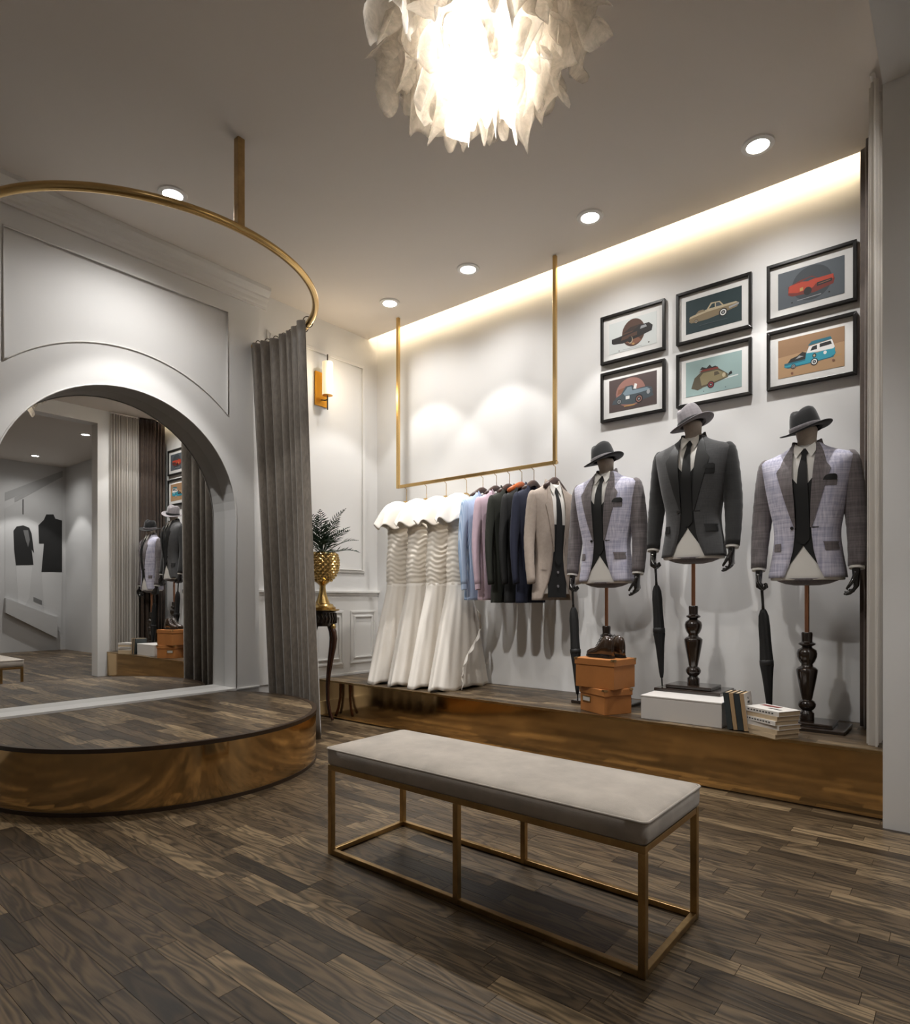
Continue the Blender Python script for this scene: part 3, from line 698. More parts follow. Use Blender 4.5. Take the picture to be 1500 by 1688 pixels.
def shirt_front(t, db=1.0, vest=True, tie='blackcl'):
    sh = torso_inner(db).build('shirt', 'shirt', t, smooth=True)
    if vest:
        rows = []
        for z in lin(.935, 1.47, 30):
            out = .125 if z < 1.40 else .125
            inn = 0 if z >= 1.06 else .085 * (1.06 - z) / .125
            rows.append((z, inn, out))
        for s in (-1, 1):
            rr = []
            for z, i, o in rows:
                i2 = i if z < 1.38 else .75 * (z - 1.38)
                rr.append((z, s * i2, s * max(o, i2 + .01)))
            patch(rr, .001, .004, db, 10, inner_y).build('waistcoat', 'blackcl', t, smooth=True, ang=50)
    if tie:
        tr = [(1.06, .002), (1.10, .034), (1.20, .034), (1.35, .031), (1.50, .023), (1.575, .013), (1.585, .012), (1.60, .016), (1.622, .021), (1.63, .020)]
        patch([(z, -wv, wv) for z, wv in [(z, lerp_rows(tr, z)[0]) for z in lin(1.07, 1.63, 40)]], .007, .006, db, 8, inner_y).build('tie', tie, t, smooth=True, ang=50)
    # collar wings
    for s in (-1, 1):
        mb = MB(); q = inner_y
        pts = [(s * .006, 1.628), (s * .052, 1.665), (s * .062, 1.62), (s * .040, 1.572)]
        f = [(x, q(x, min(z, 1.65), .014, db) - .0, z) for x, z in pts]; b = [(x, q(x, min(z, 1.65), .008, db), z) for x, z in pts]
        mb.add(f + b, [(0, 1, 2, 3), (7, 6, 5, 4), (0, 4, 5, 1), (1, 5, 6, 2), (2, 6, 7, 3), (3, 7, 4, 0)]); mb.build('collar_wing', 'shirt', sh)
    return sh
def hand_mesh(s, grip):
    """mannequin hand hanging from the wrist at the origin; s = -1 right hand (image left), palm toward the body"""
    mb = MB()
    mb.loft([[(s * (-.003) + wx * math.cos(t), y0 + wy * math.sin(t), z) for t in [2 * math.pi * j / 16 for j in range(16)]] for z, wx, wy, y0 in ((.02, .021, .026, 0), (0, .020, .026, 0), (-.02, .018, .032, -.002), (-.05, .0165, .040, -.004), (-.075, .0155, .041, -.004), (-.088, .011, .036, -.003))])
    d = -s   # toward the body
    for i, (y, l) in enumerate(((-.030, .072), (-.010, .080), (.011, .074), (.030, .058))):
        c = (1.5 if grip else .55) + .12 * i; p = Vector((0, y, -.078)); pts = [p + Vector((0, -y * .15, .02)), p]; a = .12
        for k, fr in enumerate((.45, .32, .23)):
            a += c * (.55, .75, .7)[k]
            p = p + Vector((d * math.sin(a), y * .10, -math.cos(a))) * l * fr; pts.append(p)
        mb.tube(pts, [.0095, .0095, .009, .0082, .0065], 10)
        mb.ell(pts[-1], (.0065, .0065, .0065), 8, 6)
    th = [Vector((d * .004, -.024, -.02)), Vector((d * .012, -.046, -.048)), Vector((d * .026, -.054, -.075)), Vector((d * .040, -.050, -.095))]
    mb.tube(th, [.013, .0115, .0095, .0075], 10); mb.ell(th[-1], (.0075, .0075, .0075), 8, 6)
    o = mb.build('tmp', 'glossblk'); r = o.modifiers.new('r', 'REMESH'); r.mode = 'VOXEL'; r.voxel_size = .0026; sm = o.modifiers.new('s', 'SMOOTH'); sm.iterations = 3; sm.factor = .5
    me = bpy.data.meshes.new_from_object(o.evaluated_get(bpy.context.evaluated_depsgraph_get())); me.materials.clear(); me.materials.append(M['glossblk'])
    for p in me.polygons: p.use_smooth = True
    bpy.data.objects.remove(o); me.name = 'hand'; return me
HAND_G, HAND_O = hand_mesh(-1, True), hand_mesh(1, False)
def put_mesh(name, me, parent, loc, rot=(0, 0, 0)):
    o = bpy.data.objects.new(name, me); COL.objects.link(o); o.parent = parent; o.location = loc; o.rotation_euler = rot; return o
WX, WY, WZ = .254, -.045, .905
def mannequin(loc, label, body, lap, slv, flap):
    t = thing('mannequin', label, 'mannequin', loc, 0, 'suit mannequins on turned stands')
    MB().box(-.21, .21, -.145, .165, 0, .022).build('base_plate', 'dkwood', t, bevel=.006)
    MB().box(-.145, .145, -.11, .11, .022, .044).build('base_step', 'dkwood', t, bevel=.005)
    MB().lathe([(.002, .044), (.038, .044), (.038, .085), (.030, .092), (.026, .10), (.036, .108), (.046, .125), (.047, .138), (.038, .155), (.026, .163), (.029, .172), (.034, .20), (.047, .27), (.056, .325), (.057, .34), (.046, .352), (.033, .358), (.030, .372), (.043, .39),
              (.052, .415), (.054, .435), (.049, .455), (.030, .468), (.026, .476), (.044, .486), (.045, .494), (.030, .502), (.028, .508), (.030, .552), (.026, .56), (.002, .56)], 28).build('turned_pedestal', 'dkwood', t, smooth=True, ang=55)
    MB().tube([(0, 0, .55), (0, 0, .88)], .0125, 14).build('rod', 'copper', t, smooth=True, ang=40)
    mb = MB(); rings = []
    for z, k in ((.835, .35), (.845, .62), (.86, .82), (.875, .93)):
        rings.append([(.19 * k * math.cos(q), .118 * k * math.sin(q), z) for q in [2 * math.pi * j / 32 for j in range(32)]])
    mb.loft(rings); mb.build('torso_base', 'taupe', t, smooth=True)
    shirt_front(t)
    tailored(t, body, lap, slv, flap)
    MB().loft([[(.052 * k * math.cos(q), .010 - dy + .056 * k * math.sin(q), z) for q in [2 * math.pi * j / 24 for j in range(24)]] for z, k, dy in ((1.60, 1.15, 0), (1.65, 1.0, .004), (1.69, .96, .012), (1.72, 1.05, .022), (1.745, 1.12, .028), (1.76, 1.0, .028))]).build('neck', 'neck', t, smooth=True)
    for s in (-1, 1):
        MB().tube([(s * WX, -.036, .955), (s * WX, WY + .002, .925)], [.040, .038], 18).build('cuff', 'shirt', t, smooth=True, ang=40)
        put_mesh('hand', HAND_G if s < 0 else HAND_O, t, (s * WX, WY, WZ + .004))
    return t
def hat(loc, label, felt, band, rx=0, ry=0, rz=0):
    t = thing('fedora', label, 'hat', loc, 0, 'fedoras on the mannequins', (1, 1, 1.15)); t.rotation_euler = (rx, ry, rz)
    mb = MB(); rings = []
    n = 48
    for r, z in ((.072, .004), (.09, .001), (.11, -.001), (.128, .002), (.134, .006), (.134, .009), (.128, .006), (.11, .003), (.09, .005), (.070, .010)):
        rings.append([(r * 1.0 * math.cos(q), r * 1.14 * math.sin(q) - .0, z + .016 * (r / .13) ** 2 * (math.cos(q) ** 2 - .45) + .012 * (r / .13) ** 2 * math.sin(q)) for q in [2 * math.pi * j / n for j in range(n)]])
    mb.loft(rings, (False, False)); mb.build('brim', felt, t, smooth=True)
    mb = MB(); rings = []
    for i, (k, z) in enumerate(((1.0, 0), (.98, .02), (.94, .045), (.89, .07), (.83, .09), (.74, .104), (.58, .111), (.36, .110), (.12, .106))):
        ring = []
        for q in [2 * math.pi * j / n for j in range(n)]:
            x, y = .080 * k * math.cos(q), .094 * k * math.sin(q)
            pinch = max(0, -math.sin(q)) ** 2 * (z / .116) ** 1.5        # pinched toward the front
            x *= 1 - .30 * pinch
            crease = .014 * math.exp(-(x / .020) ** 2) * max(0, (z - .085) / .03)
            ring.append((x, y * (1 - .05 * pinch), z - crease * (1 if k < .9 else 0) + .006 * math.cos(q * 2)))
        rings.append(ring)
    mb.loft(rings, (False, True)); mb.build('crown', felt, t, smooth=True)
    mb = MB(); rings = []
    for k, z in ((1.015, .004), (1.03, .008), (1.02, .024), (.99, .028)):
        rings.append([(.080 * k * math.cos(q), .094 * k * math.sin(q), z + .004 * math.cos(q * 2)) for q in [2 * math.pi * j / n for j in range(n)]])
    mb.loft(rings, (False, False)); mb.build('hat_band', band, t, smooth=True); return t
def umbrella(top, bottom, label):
    top, bottom = Vector(top), Vector(bottom); ln = (top - bottom).length
    t = thing('umbrella', label, 'umbrella', bottom, 0, 'rolled umbrellas held by the mannequins'); t.rotation_euler = (top - bottom).to_track_quat('Z', 'Y').to_euler()
    MB().lathe([(.002, 0), (.005, .004), (.005, .06), (.007, .065)], 12).build('ferrule', 'black', t, smooth=True, ang=40)
    mb = MB(); rings = []
    for z, r in ((.06, .009), (.10, .014), (.28, .026), (.34, .033), (.36, .036), (.42, .033), (.50, .030), (.60, .031), (.66, .027), (.69, .018), (.70, .013)):
        rings.append([(r * (1 + .10 * math.cos(8 * q + z * 7)) * math.cos(q), r * (1 + .10 * math.cos(8 * q + z * 7)) * math.sin(q), z * ln / .86) for q in [2 * math.pi * j / 32 for j in range(32)]])
    mb.loft(rings); c = mb.build('canopy', 'blackcl', t, smooth=True)
    MB().lathe([(.0335, .335), (.039, .34), (.039, .365), (.0345, .37)], 24, (0, 0, .02), cap=(False, False)).build('strap', 'charlap', c, smooth=True)
    MB().lathe([(.010, .69 * ln / .86), (.0075, .73 * ln / .86), (.0085, .80 * ln / .86), (.010, ln - .01), (.006, ln)], 14).build('handle', 'glossblk', t, smooth=True); return t
MY = 4.17
m1 = mannequin((-2.02, MY + .02, ZP), 'mannequin in a lavender jacket behind the orange boxes, nearest the hanging clothes', 'lav', 'taupe', 'taupe', 'taupe')
m2 = mannequin((-1.395, MY, ZP + .15), 'mannequin in a charcoal suit jacket raised on the white plinth', 'charc', 'charlap', 'charsl', 'charlap')
m3 = mannequin((-.735, MY, ZP), 'mannequin in a lavender jacket at the right, next to the curtains', 'lav', 'taupe', 'taupe', 'taupe')
for (mx, mz, fl, bd, lb, tilt) in ((-2.02, ZP, 'hatblk', 'hatgrey', 'black fedora with pale band on the mannequin nearest the hanging clothes', -9), (-1.395, ZP + .15, 'hatgrey', 'hatblk', 'grey fedora with dark band on the raised middle mannequin', -15), (-.735, ZP, 'hatblk', 'hatgrey', 'black fedora with pale band on the mannequin beside the curtains', -7)):
    hat((mx, MY - .02, mz + 1.742), lb, fl, bd, R_(9), R_(tilt), R_(-28))
for (mx, mz, bz, lb) in ((-2.02, ZP, ZP, 'rolled black umbrella held beside the hanging beige jacket'), (-1.395, ZP + .15, ZP + .15, 'rolled black umbrella standing on the white plinth base'), (-.735, ZP, ZP, 'rolled black umbrella standing behind the upright books')):
    hx = mx - WX; umbrella((hx + .020, MY + WY - .012, mz + WZ - .055), (hx + .075, MY + WY - .03, bz + (.023 if mz > ZP else 0)), lb)

# ---- hanging rail
RY = 4.24
rk = thing('hanging_rack', 'rectangular gold rail frame suspended from the ceiling for hanging clothes', 'clothes rack', (-3.32, RY, H))
for x in (-.85, .845): MB().box(x - .014, x + .014, -.014, .014, 2.15 - H - .014, 0).build('upright', 'gold', rk, bevel=.002)
MB().box(-.836, .831, -.014, .014, 2.15 - H - .014, 2.15 - H + .014).build('rail', 'gold', rk, bevel=.002)
def hanger(x, m, label, neck, drop=.0, wide=.17, thick=.012):
    """neck = height of the shoulder bar centre"""
    t = thing('clothes_hanger', label, 'hanger', (x, RY, neck), R_(90), 'hangers on the gold rail')
    P = [(-wide, 0, -.055), (-wide * .55, 0, -.018), (-.03, 0, .012), (0, 0, .018), (.03, 0, .012), (wide * .55, 0, -.018), (wide, 0, -.055)]
    MB().tube(P, [thick, thick * 1.2, thick * 1.3, thick * 1.3, thick * 1.3, thick * 1.2, thick], 10, sq=(1, 1.5)).build('shoulder_bar', m, t, smooth=True)
    top = 2.15 + .0165 - neck; c = .022
    MB().tube([(0, 0, .02), (0, 0, top - 2 * c)] + [(0, -c * math.sin(a), top - c - c * math.cos(a)) for a in lin(math.pi, -.6, 12)][1:] if False else [(0, 0, .02), (0, 0, top - .05)] + [(0, c * math.sin(a), top - c + c * math.cos(a)) for a in lin(2.4, -1.9, 12)], .0028, 6).build('hook', 'gold', t, smooth=True)
    return t
def hung_jacket(x, label, body, lap, slv, shirt=False, hem=.82, sz=1.06, sx=.93, group=None, cat='jacket', kw=None):
    t = thing('hung_' + cat, label, cat, (x, RY - .045, .215), R_(90) if not kw else R_(73), group, (sx, .52 if not kw else .7, sz))
    if shirt: shirt_front(t, .8, False, 'blackcl')
    tailored(t, body, lap, slv, lap, .8, hem, square=False, flaps=bool(kw), notch_btn=False, edge=EDGE if not kw else [(z, e * (1.3 if z < 1.55 else 1.15)) for z, e in EDGE]); return t
def hung_shirt(x, label, m):
    t = thing('hung_shirt', label, 'shirt', (x, RY - .045, .215), R_(90), None, (.93, .55, 1.06))
    closed = [(.80, .004), (1.5, .004), (1.60, .010), (1.662, .030)]
    bd = jacket_body(.82, .8, closed).build('body', m, t, smooth=True, solid=.003)
    for s in (-1, 1):
        sleeve(s, .8).build('sleeve', m, t, smooth=True); MB().tube([(s * .254, -.034, .965), (s * .254, -.042, .90)], [.043, .040], 16, sq=(1, .8)).build('cuff', m, t, smooth=True, ang=40)
        mb = MB(); pts = [(s * .008, 1.635), (s * .055, 1.675), (s * .07, 1.63), (s * .045, 1.575)]
        f = [(px, front_y(px, min(z, 1.65), .012, .8), z) for px, z in pts]; b = [(px, front_y(px, min(z, 1.65), .004, .8), z) for px, z in pts]
        mb.add(f + b, [(0, 1, 2, 3), (7, 6, 5, 4), (0, 4, 5, 1), (1, 5, 6, 2), (2, 6, 7, 3), (3, 7, 4, 0)]); mb.build('collar_wing', m, bd)
    return t
hung_shirt(-3.17, 'pale blue striped shirt hanging beside the last ivory dress', 'blue')
hung_shirt(-3.03, 'pink shirt hanging between the blue shirt and the dark jackets', 'pink')
hung_jacket(-2.90, 'dark olive jacket hanging next to the pink shirt', 'green', 'green', 'green', hem=.80)
hung_jacket(-2.78, 'black jacket on the orange wooden hanger', 'blackcl', 'blackcl', 'blackcl', hem=.80, sx=.86)
hung_jacket(-2.665, 'navy jacket hanging behind the beige jacket', 'navy', 'navy', 'navy', hem=.80)
bj = hung_jacket(-2.47, 'beige jacket over a white shirt and dark tie, frontmost on the rail', 'beige', 'beige', 'beige', shirt=True, hem=.82, kw=1)
for r in range(1):
    vr = []
    for z in lin(.84, 1.36, 26): vr.append((z, -.10, .10))
    patch(vr, .0005, .004, .8, 10, inner_y).build('lining_front', 'blackcl', bj, smooth=True, ang=50)
    for z in (1.02, .92): 
        y = inner_y(.0, z, .008, .8); MB().tube([(0, y + .003, z), (0, y - .004, z)], .010, 12).build('button', 'hatgrey', bj, smooth=True, ang=40)
for x, m, lb in ((-3.17, 'brhang', 'brown wooden hanger in the blue striped shirt'), (-3.03, 'brhang', 'brown wooden hanger in the pink shirt'), (-2.90, 'brhang', 'brown wooden hanger in the dark olive jacket'),
                 (-2.78, 'orhang', 'orange-red wooden hanger in the black jacket'), (-2.665, 'brhang', 'brown wooden hanger in the navy jacket'), (-2.47, 'brhang', 'brown wooden hanger in the beige jacket')):
    hanger(x, m, lb, 1.995, wide=.16 if m != 'orhang' else .19, thick=.013)

# ---- dresses
def dress(x, label, ruffle=False, seed=0):
    t = thing('mermaid_dress', label, 'dress', (x, RY - .10, 0), R_(90), 'ivory mermaid dresses on the rail')
    n = 96; r = random.Random(seed); ph = r.uniform(0, 6)
    def ring(a, b, z, pl=0, f=0, amp=0): return [(a * (1 + amp * math.cos(f * q + ph)) * math.cos(q), b * (1 + amp * math.cos(f * q + ph) * 1.6) * math.sin(q), z) for q in [2 * math.pi * j / n for j in range(n)]]
    def rip(i, q): return .0032 * math.sin(i * 1.15 + 1.3 * math.sin(q * 2 + ph) + .8 * math.sin(5 * q) + 3.2 * noise.noise(Vector((math.cos(q) * 1.6, math.sin(q) * 1.6, i * .06 + ph)))) + .003 * noise.noise(Vector((q * 2, i * .35, ph)))
    BR = [(1.20, .134, .080), (1.30, .142, .084), (1.45, .138, .082), (1.62, .122, .076), (1.78, .132, .080), (1.90, .125, .07)]
    mb = MB(); rings = []
    for i, z in enumerate(lin(1.20, 1.90, 90)):
        a, b = cr_rows(BR, z); rings.append([((a + rip(i, q)) * math.cos(q), (b + 1.2 * rip(i, q)) * math.sin(q), z) for q in [2 * math.pi * j / n for j in range(n)]])
    mb.loft(rings); mb.build('ruched_bodice', 'satin2', t, smooth=True)
    SR = [(.352, .372, .110), (.50, .332, .108), (.70, .278, .104), (.90, .224, .098), (1.08, .168, .088), (1.18, .141, .083), (1.23, .136, .082)]
    mb = MB(); rings = []
    for z in lin(.352, 1.23, 30):
        a, b = cr_rows(SR, z); k = 1 - (z - .352) / .878
        rings.append([(a * (1 + (.006 + .02 * k) * math.cos(13 * q + ph + .9 * math.sin(3 * q))) * math.cos(q), b * (1 + (.02 + .07 * k) * math.cos(13 * q + ph + .9 * math.sin(3 * q))) * math.sin(q), z + .012 * k * math.cos(5 * q + ph)) for q in [2 * math.pi * j / n for j in range(n)]])
    mb.loft(rings, (False, True)); mb.build('flared_skirt', 'satin', t, smooth=True, solid=.003)
    CR = [(1.735, .290, .098), (1.78, .268, .093), (1.84, .236, .085), (1.90, .196, .075), (1.945, .145, .062), (1.97, .090, .048), (1.985, .055, .035)]
    mb = MB(); rings = []
    for z in lin(1.735, 1.985, 20):
        a, b = cr_rows(CR, z); k = max(0, (1.90 - z) / .165)
        rings.append([(a * (1 + .05 * k * math.cos(7 * q + ph)) * math.cos(q), b * (1 + .10 * k * math.cos(7 * q + ph)) * math.sin(q), z + .02 * k * math.cos(7 * q + ph)) for q in [2 * math.pi * j / n for j in range(n)]])
    mb.loft(rings, (False, True)); mb.build('cape_collar', 'satin', t, smooth=True, solid=.003)
    if ruffle:
        mb = MB(); rows = []
        for i, s in enumerate(lin(0, 1, 40)):
            z = 1.02 - .63 * s; xx = .20 - .34 * s + .05 * math.sin(s * 7); rr = []
            for k in lin(0, 1, 6):
                zz = z - .05 * k; a, b = cr_rows(SR, max(.36, zz)); kk = min(.98, abs(xx - .03 * k) / a)
                rr.append((xx - .03 * k, -b * math.sqrt(1 - kk * kk) * 1.10 - .012 - .018 * k * (1 + .6 * math.sin(i * 1.1)), zz))
            rows.append(rr)
        mb.loft(rows, closed=False); mb.build('ruffle', 'satin', t, smooth=True, solid=.003)
    return t
for i, (x, lb, hl) in enumerate(((-4.06, 'ivory mermaid dress hanging furthest left, nearest the panelled wall', 'gold wire hanger of the leftmost ivory dress'), (-3.81, 'second ivory mermaid dress from the left upright', 'gold wire hanger of the second ivory dress'),
                             (-3.575, 'third ivory mermaid dress from the left upright', 'gold wire hanger of the third ivory dress'), (-3.345, 'ivory mermaid dress with a ruffled wrap skirt, next to the blue shirt', 'gold wire hanger of the ivory dress beside the blue shirt'))):
    dress(x, lb, i == 3, i); hanger(x, 'gold', hl, 1.985, wide=.12, thick=.004)

# ================================================================== things on the platform
pb = thing('plinth_box', 'white lacquered plinth box under the charcoal suit mannequin', 'plinth', (-1.355, 4.045, ZP))
MB().box(-.245, .245, -.24, .30, 0, .138).build('body', 'paint', pb, bevel=.003); MB().box(-.247, .247, -.242, .302, .138, .15).build('top_panel', 'paint', pb, bevel=.003)
def orange_box(loc, rz, w, d, h, label, holder):
    t = thing('storage_box', label, 'box', loc, rz, 'orange storage boxes')
    MB().box(-w / 2, w / 2, -d / 2, d / 2, 0, h - .035).build('body', 'orange', t, bevel=.003)
    ld = MB().box(-w / 2 - .006, w / 2 + .006, -d / 2 - .006, d / 2 + .006, h - .045, h).build('lid', 'orange', t, bevel=.004)
    for sx in (-1, 1):
        for sy in (-1, 1):
            cx_, cy_ = sx * (w / 2 - .006), sy * (d / 2 - .006)
            MB().box(cx_ - .0135, cx_ + .0135, cy_ - .0135, cy_ + .0135, h - .012, h + .001).build('metal_corner', 'agold', ld)
    if holder:
        g = rect_ring(-.105, -.015, .065, .105, .006, 'y', -d / 2 - .004, -d / 2).build('label_holder', 'agold', t)
        MB().box(-.099, -.021, -d / 2 - .0015, -d / 2, .071, .099).build('label_card', 'cover', g)
    return t
orange_box((-1.885, 3.895, ZP), R_(-26), .26, .22, .165, 'lower orange box with a brass label holder', True)
orange_box((-1.895, 3.91, ZP + .165), R_(-8), .30, .25, .195, 'upper orange box carrying the brown shoes', False)
def shoe(loc, rz, label):
    t = thing('leather_shoe', label, 'shoe', loc, rz, 'brown leather shoes on the orange box', (.80, .85, 1.15))
    # toe toward -x
    S = [(-.135, .018, .0, .030), (-.125, .030, .0, .042), (-.10, .040, 0, .050), (-.06, .043, 0, .056), (-.025, .040, 0, .072), (0, .036, 0, .098), (.03, .034, 0, .125), (.06, .036, 0, .130), (.09, .035, 0, .126), (.115, .030, 0, .118), (.128, .016, 0, .10)]
    mb = MB(); rings = []
    for x, hw, z0, z1 in S:
        rings.append([(x, hw * math.cos(q) * (1 - .25 * max(0, math.sin(q))), .014 + (z1 - .014) * (.5 + .5 * math.sin(q)) if math.sin(q) > -.2 else .014) for q in [2 * math.pi * j / 20 for j in range(20)]])
    mb.loft(rings); mb.build('upper', 'leather', t, smooth=True)
    mb = MB(); out = [(x, hw + .004) for x, hw, *_ in S]; poly = [(x, y) for x, y in out] + [(x, -y) for x, y in out[::-1]]
    mb.prism(poly, 'z', .004, .016); mb.build('sole', 'black', t)
    MB().box(.06, .125, -.032, .032, 0, .005).build('heel', 'black', t)
    for i in range(4): MB().tube([(-.035 + i * .017, -.02, .068 + i * .017), (-.032 + i * .017, 0, .080 + i * .017), (-.035 + i * .017, .02, .068 + i * .017)], .003, 6).build('lace', 'black', t, smooth=True)
    return t
shoe((-1.91, 3.875, ZP + .361), R_(-12), 'brown leather shoe nearer the viewer on the orange box'); shoe((-1.865, 3.965, ZP + .361), R_(-20), 'brown leather shoe at the back of the orange box')
def book(name, label, loc, rot, w, d, th, cov, group):
    """flat book: w along x (height of the page), d along y with the spine at -y"""
    t = thing(name, label, 'book', loc, 0, group); t.rotation_euler = rot
    MB().box(-w / 2 + .003, w / 2 - .003, -d / 2 + .003, d / 2 - .004, .002, th - .002).build('pages', 'paper', t)
    MB().box(-w / 2, w / 2, -d / 2, d / 2, 0, .002).box(-w / 2, w / 2, -d / 2, d / 2, th - .002, th).box(-w / 2, w / 2, -d / 2, -d / 2 + .002, .002, th - .002).build('cover', cov, t); return t
zz = ZP; names = ['bottom book of the horizontal stack', 'second book from the bottom of the horizontal stack', 'third book from the bottom of the horizontal stack', 'fourth book from the bottom, with the whitest spine', 'fifth book up in the horizontal stack', 'white-covered top book of the horizontal stack']
for i, nm in enumerate(names):
    th = .024 if i != 5 else .026
    b = book('book', nm, (-.855 + .004 * (i % 3), 3.825 - .003 * (i % 2), zz), (0, 0, R_(-33 + 2 * (i % 3))), .235, .165, th, 'cover' if i in (2, 3, 5) else 'paper', 'books in the horizontal stack')
    if i == 5:
        mb = MB(); mb.box(-.10, .02, .02, .06, th, th + .0006); mb.build('cover_print', mat('print_red', (.16, .03, .025), .6), b)
        mb = MB(); mb.box(.00, .08, -.03, -.01, th, th + .0006); mb.build('cover_mark', 'darkhole', b)
    if i in (3, 5):
        mb = MB()
        for k in range(9): mb.box(-.09 + k * .02, -.078 + k * .02, -.0832, -.0824, th * .35, th * .65)
        mb.build('spine_lettering', 'darkhole', b)
    zz += th + .0004
# standing books, leaning on the plinth
x = -1.075
for i, (th, cov, lb) in enumerate(((.030, 'dkcover', 'slate upright book leaning on the white plinth'), (.022, 'tan', 'tan upright book between the two slate books'), (.030, 'dkcover', 'slate upright book between the two tan ones'), (.022, 'tan', 'pale-fronted upright book, outermost of the upright row'))):
    b = book('book', lb, (x + (.012 if i == 0 else 0), 3.855, ZP + .002), (0, R_(-83), 0), .21, .15, th, cov, 'upright books against the plinth')
    # rotate so that it stands: page height up, spine toward the viewer
    b.rotation_euler = (0, R_(90 - 7), 0); b.location = (x - .012, 3.865, ZP + .105 + .004)
    if i == 3:
        MB().box(-.105, .105, -.075, .075, th, th + .0006).build('front_board', 'cover', b)
        mb = MB(); mb.box(-.030, -.018, -.058, .058, th + .0006, th + .0012); mb.box(-.058, -.046, -.018, .022, th + .0006, th + .0012); mb.box(-.080, -.068, -.006, .006, th + .0006, th + .0012); mb.build('cover_lettering', 'darkhole', b)
    x += th + .003

# ================================================================== pictures
def pc(name, c): 
    key = 'ink_' + name
    if key not in M: M[key] = mat(key, c, .7)
    return key
INK = dict(white=(.70, .69, .67), pale=(.60, .63, .62), black=(.012, .011, .010), brown=(.075, .035, .022), dbrown=(.03, .018, .013), rust=(.20, .085, .05), maroon=(.065, .043, .04), rose=(.27, .13, .105), steel=(.17, .23, .27), dsteel=(.05, .065, .075), teal=(.012, .030, .034), sand=(.42, .35, .23), dsand=(.20, .15, .085),
           mint=(.26, .36, .35), olive=(.20, .165, .085), dolive=(.07, .055, .03), red=(.42, .045, .018), dred=(.16, .02, .012), slate=(.085, .10, .115), dslate=(.04, .048, .056), tan=(.40, .245, .125), dtan=(.28, .16, .08), turq=(.02, .27, .36), dturq=(.01, .12, .17), crim=(.25, .02, .03), gold=(.45, .26, .08), grey=(.3, .31, .32))
def E_(cx, cy, rx, ry, n=28): return [(cx + rx * math.cos(2 * math.pi * i / n), cy + ry * math.sin(2 * math.pi * i / n)) for i in range(n)]
def picture(x0, x1, z0, z1, label, bg, shapes, asp=1.72):
    t = thing('framed_print', label, 'picture', ((x0 + x1) / 2, YW, (z0 + z1) / 2), 0, 'framed car prints')
    w, h = (x1 - x0) / 2, (z1 - z0) / 2
    rect_ring(-w, w, -h, h, .020, 'y', -.03, -.001).build('frame', 'black', t, bevel=.002)
    MB().box(-w + .018, w - .018, -.010, -.002, -h + .018, h - .018).build('mount', 'mat', t)
    pw, ph = w - .066, h - .068
    mb = MB(); mats = [pc(bg, INK[bg])]; mb.box(-pw, pw, -.0115, -.010, -ph, ph)
    for k, (c, poly) in enumerate(shapes):
        kk = pc(c, INK[c])
        if kk not in mats: mats.append(kk)
        mb.cm = mats.index(kk); y = -.0117 - .00008 * k
        mb.add([((2 * px - 1) * pw, y, (2 * py - 1) * ph) for px, py in poly], [tuple(range(len(poly)))])
    mb.build('print', mats, t); return t
def wheel(cx, cy, r, rim='white', hub='black'): return [('black', E_(cx, cy, r * .62, r)), (rim, E_(cx, cy, r * .45, r * .74)), (hub, E_(cx, cy, r * .30, r * .48)), ('grey', E_(cx, cy, r * .14, r * .22))]
cA, cB, cC = (-2.222, -1.712), (-1.630, -1.122), (-1.030, -.525); rT, rB = (2.918, 3.290), (2.468, 2.852)
picture(*cA, *rT, 'framed print of a dark brown old car on a brown disc', 'pale', [('brown', E_(.52, .53, .24, .44)), ('rust', [(.33, .30), (.52, .12), (.70, .22), (.62, .34)]), ('dbrown', [(.30, .58), (.46, .72), (.70, .74), (.76, .60)]),
    ('black', [(.06, .34), (.10, .30), (.30, .26), (.62, .34), (.90, .44), (.92, .60), (.84, .72), (.64, .70), (.50, .56), (.20, .50), (.06, .48)]), ('brown', [(.26, .36), (.60, .42), (.60, .54), (.28, .47)]), ('grey', [(.66, .58), (.80, .60), (.78, .68), (.68, .67)]),
    ('sand', E_(.46, .31, .05, .11)), ('black', E_(.45, .33, .045, .10)), ('gold', E_(.52, .17, .03, .03)), ('dbrown', E_(.22, .05, .012, .018)), ('dbrown', E_(.84, .09, .015, .022)), ('grey', [(.3, .045), (.7, .045), (.7, .055), (.3, .055)])])
picture(*cA, *rB, 'framed print of a steel blue coupe on a rose disc', 'maroon', [('rose', E_(.46, .52, .31, .44)), ('rust', [(.18, .5), (.36, .58), (.36, .70), (.20, .66)]), ('dsteel', [(.06, .24), (.5, .14), (.94, .28), (.92, .36), (.1, .36)]), ('dsteel', [(.14, .30), (.22, .27), (.86, .27), (.92, .40), (.90, .54), (.80, .60), (.58, .58), (.50, .72), (.36, .72), (.26, .50), (.14, .42)]),
    ('steel', [(.30, .52), (.40, .68), (.48, .68), (.50, .56), (.80, .56), (.88, .48), (.62, .44), (.34, .44)]), ('white', [(.52, .60), (.58, .58), (.60, .72), (.55, .76)]), ('white', [(.36, .32), (.44, .32), (.44, .42), (.36, .42)]), ('grey', E_(.83, .42, .035, .07))] + wheel(.64, .26, .13, 'rose') + wheel(.22, .29, .08, 'grey') + [('gold', [(.32, .10), (.56, .10), (.54, .13), (.34, .13)])])
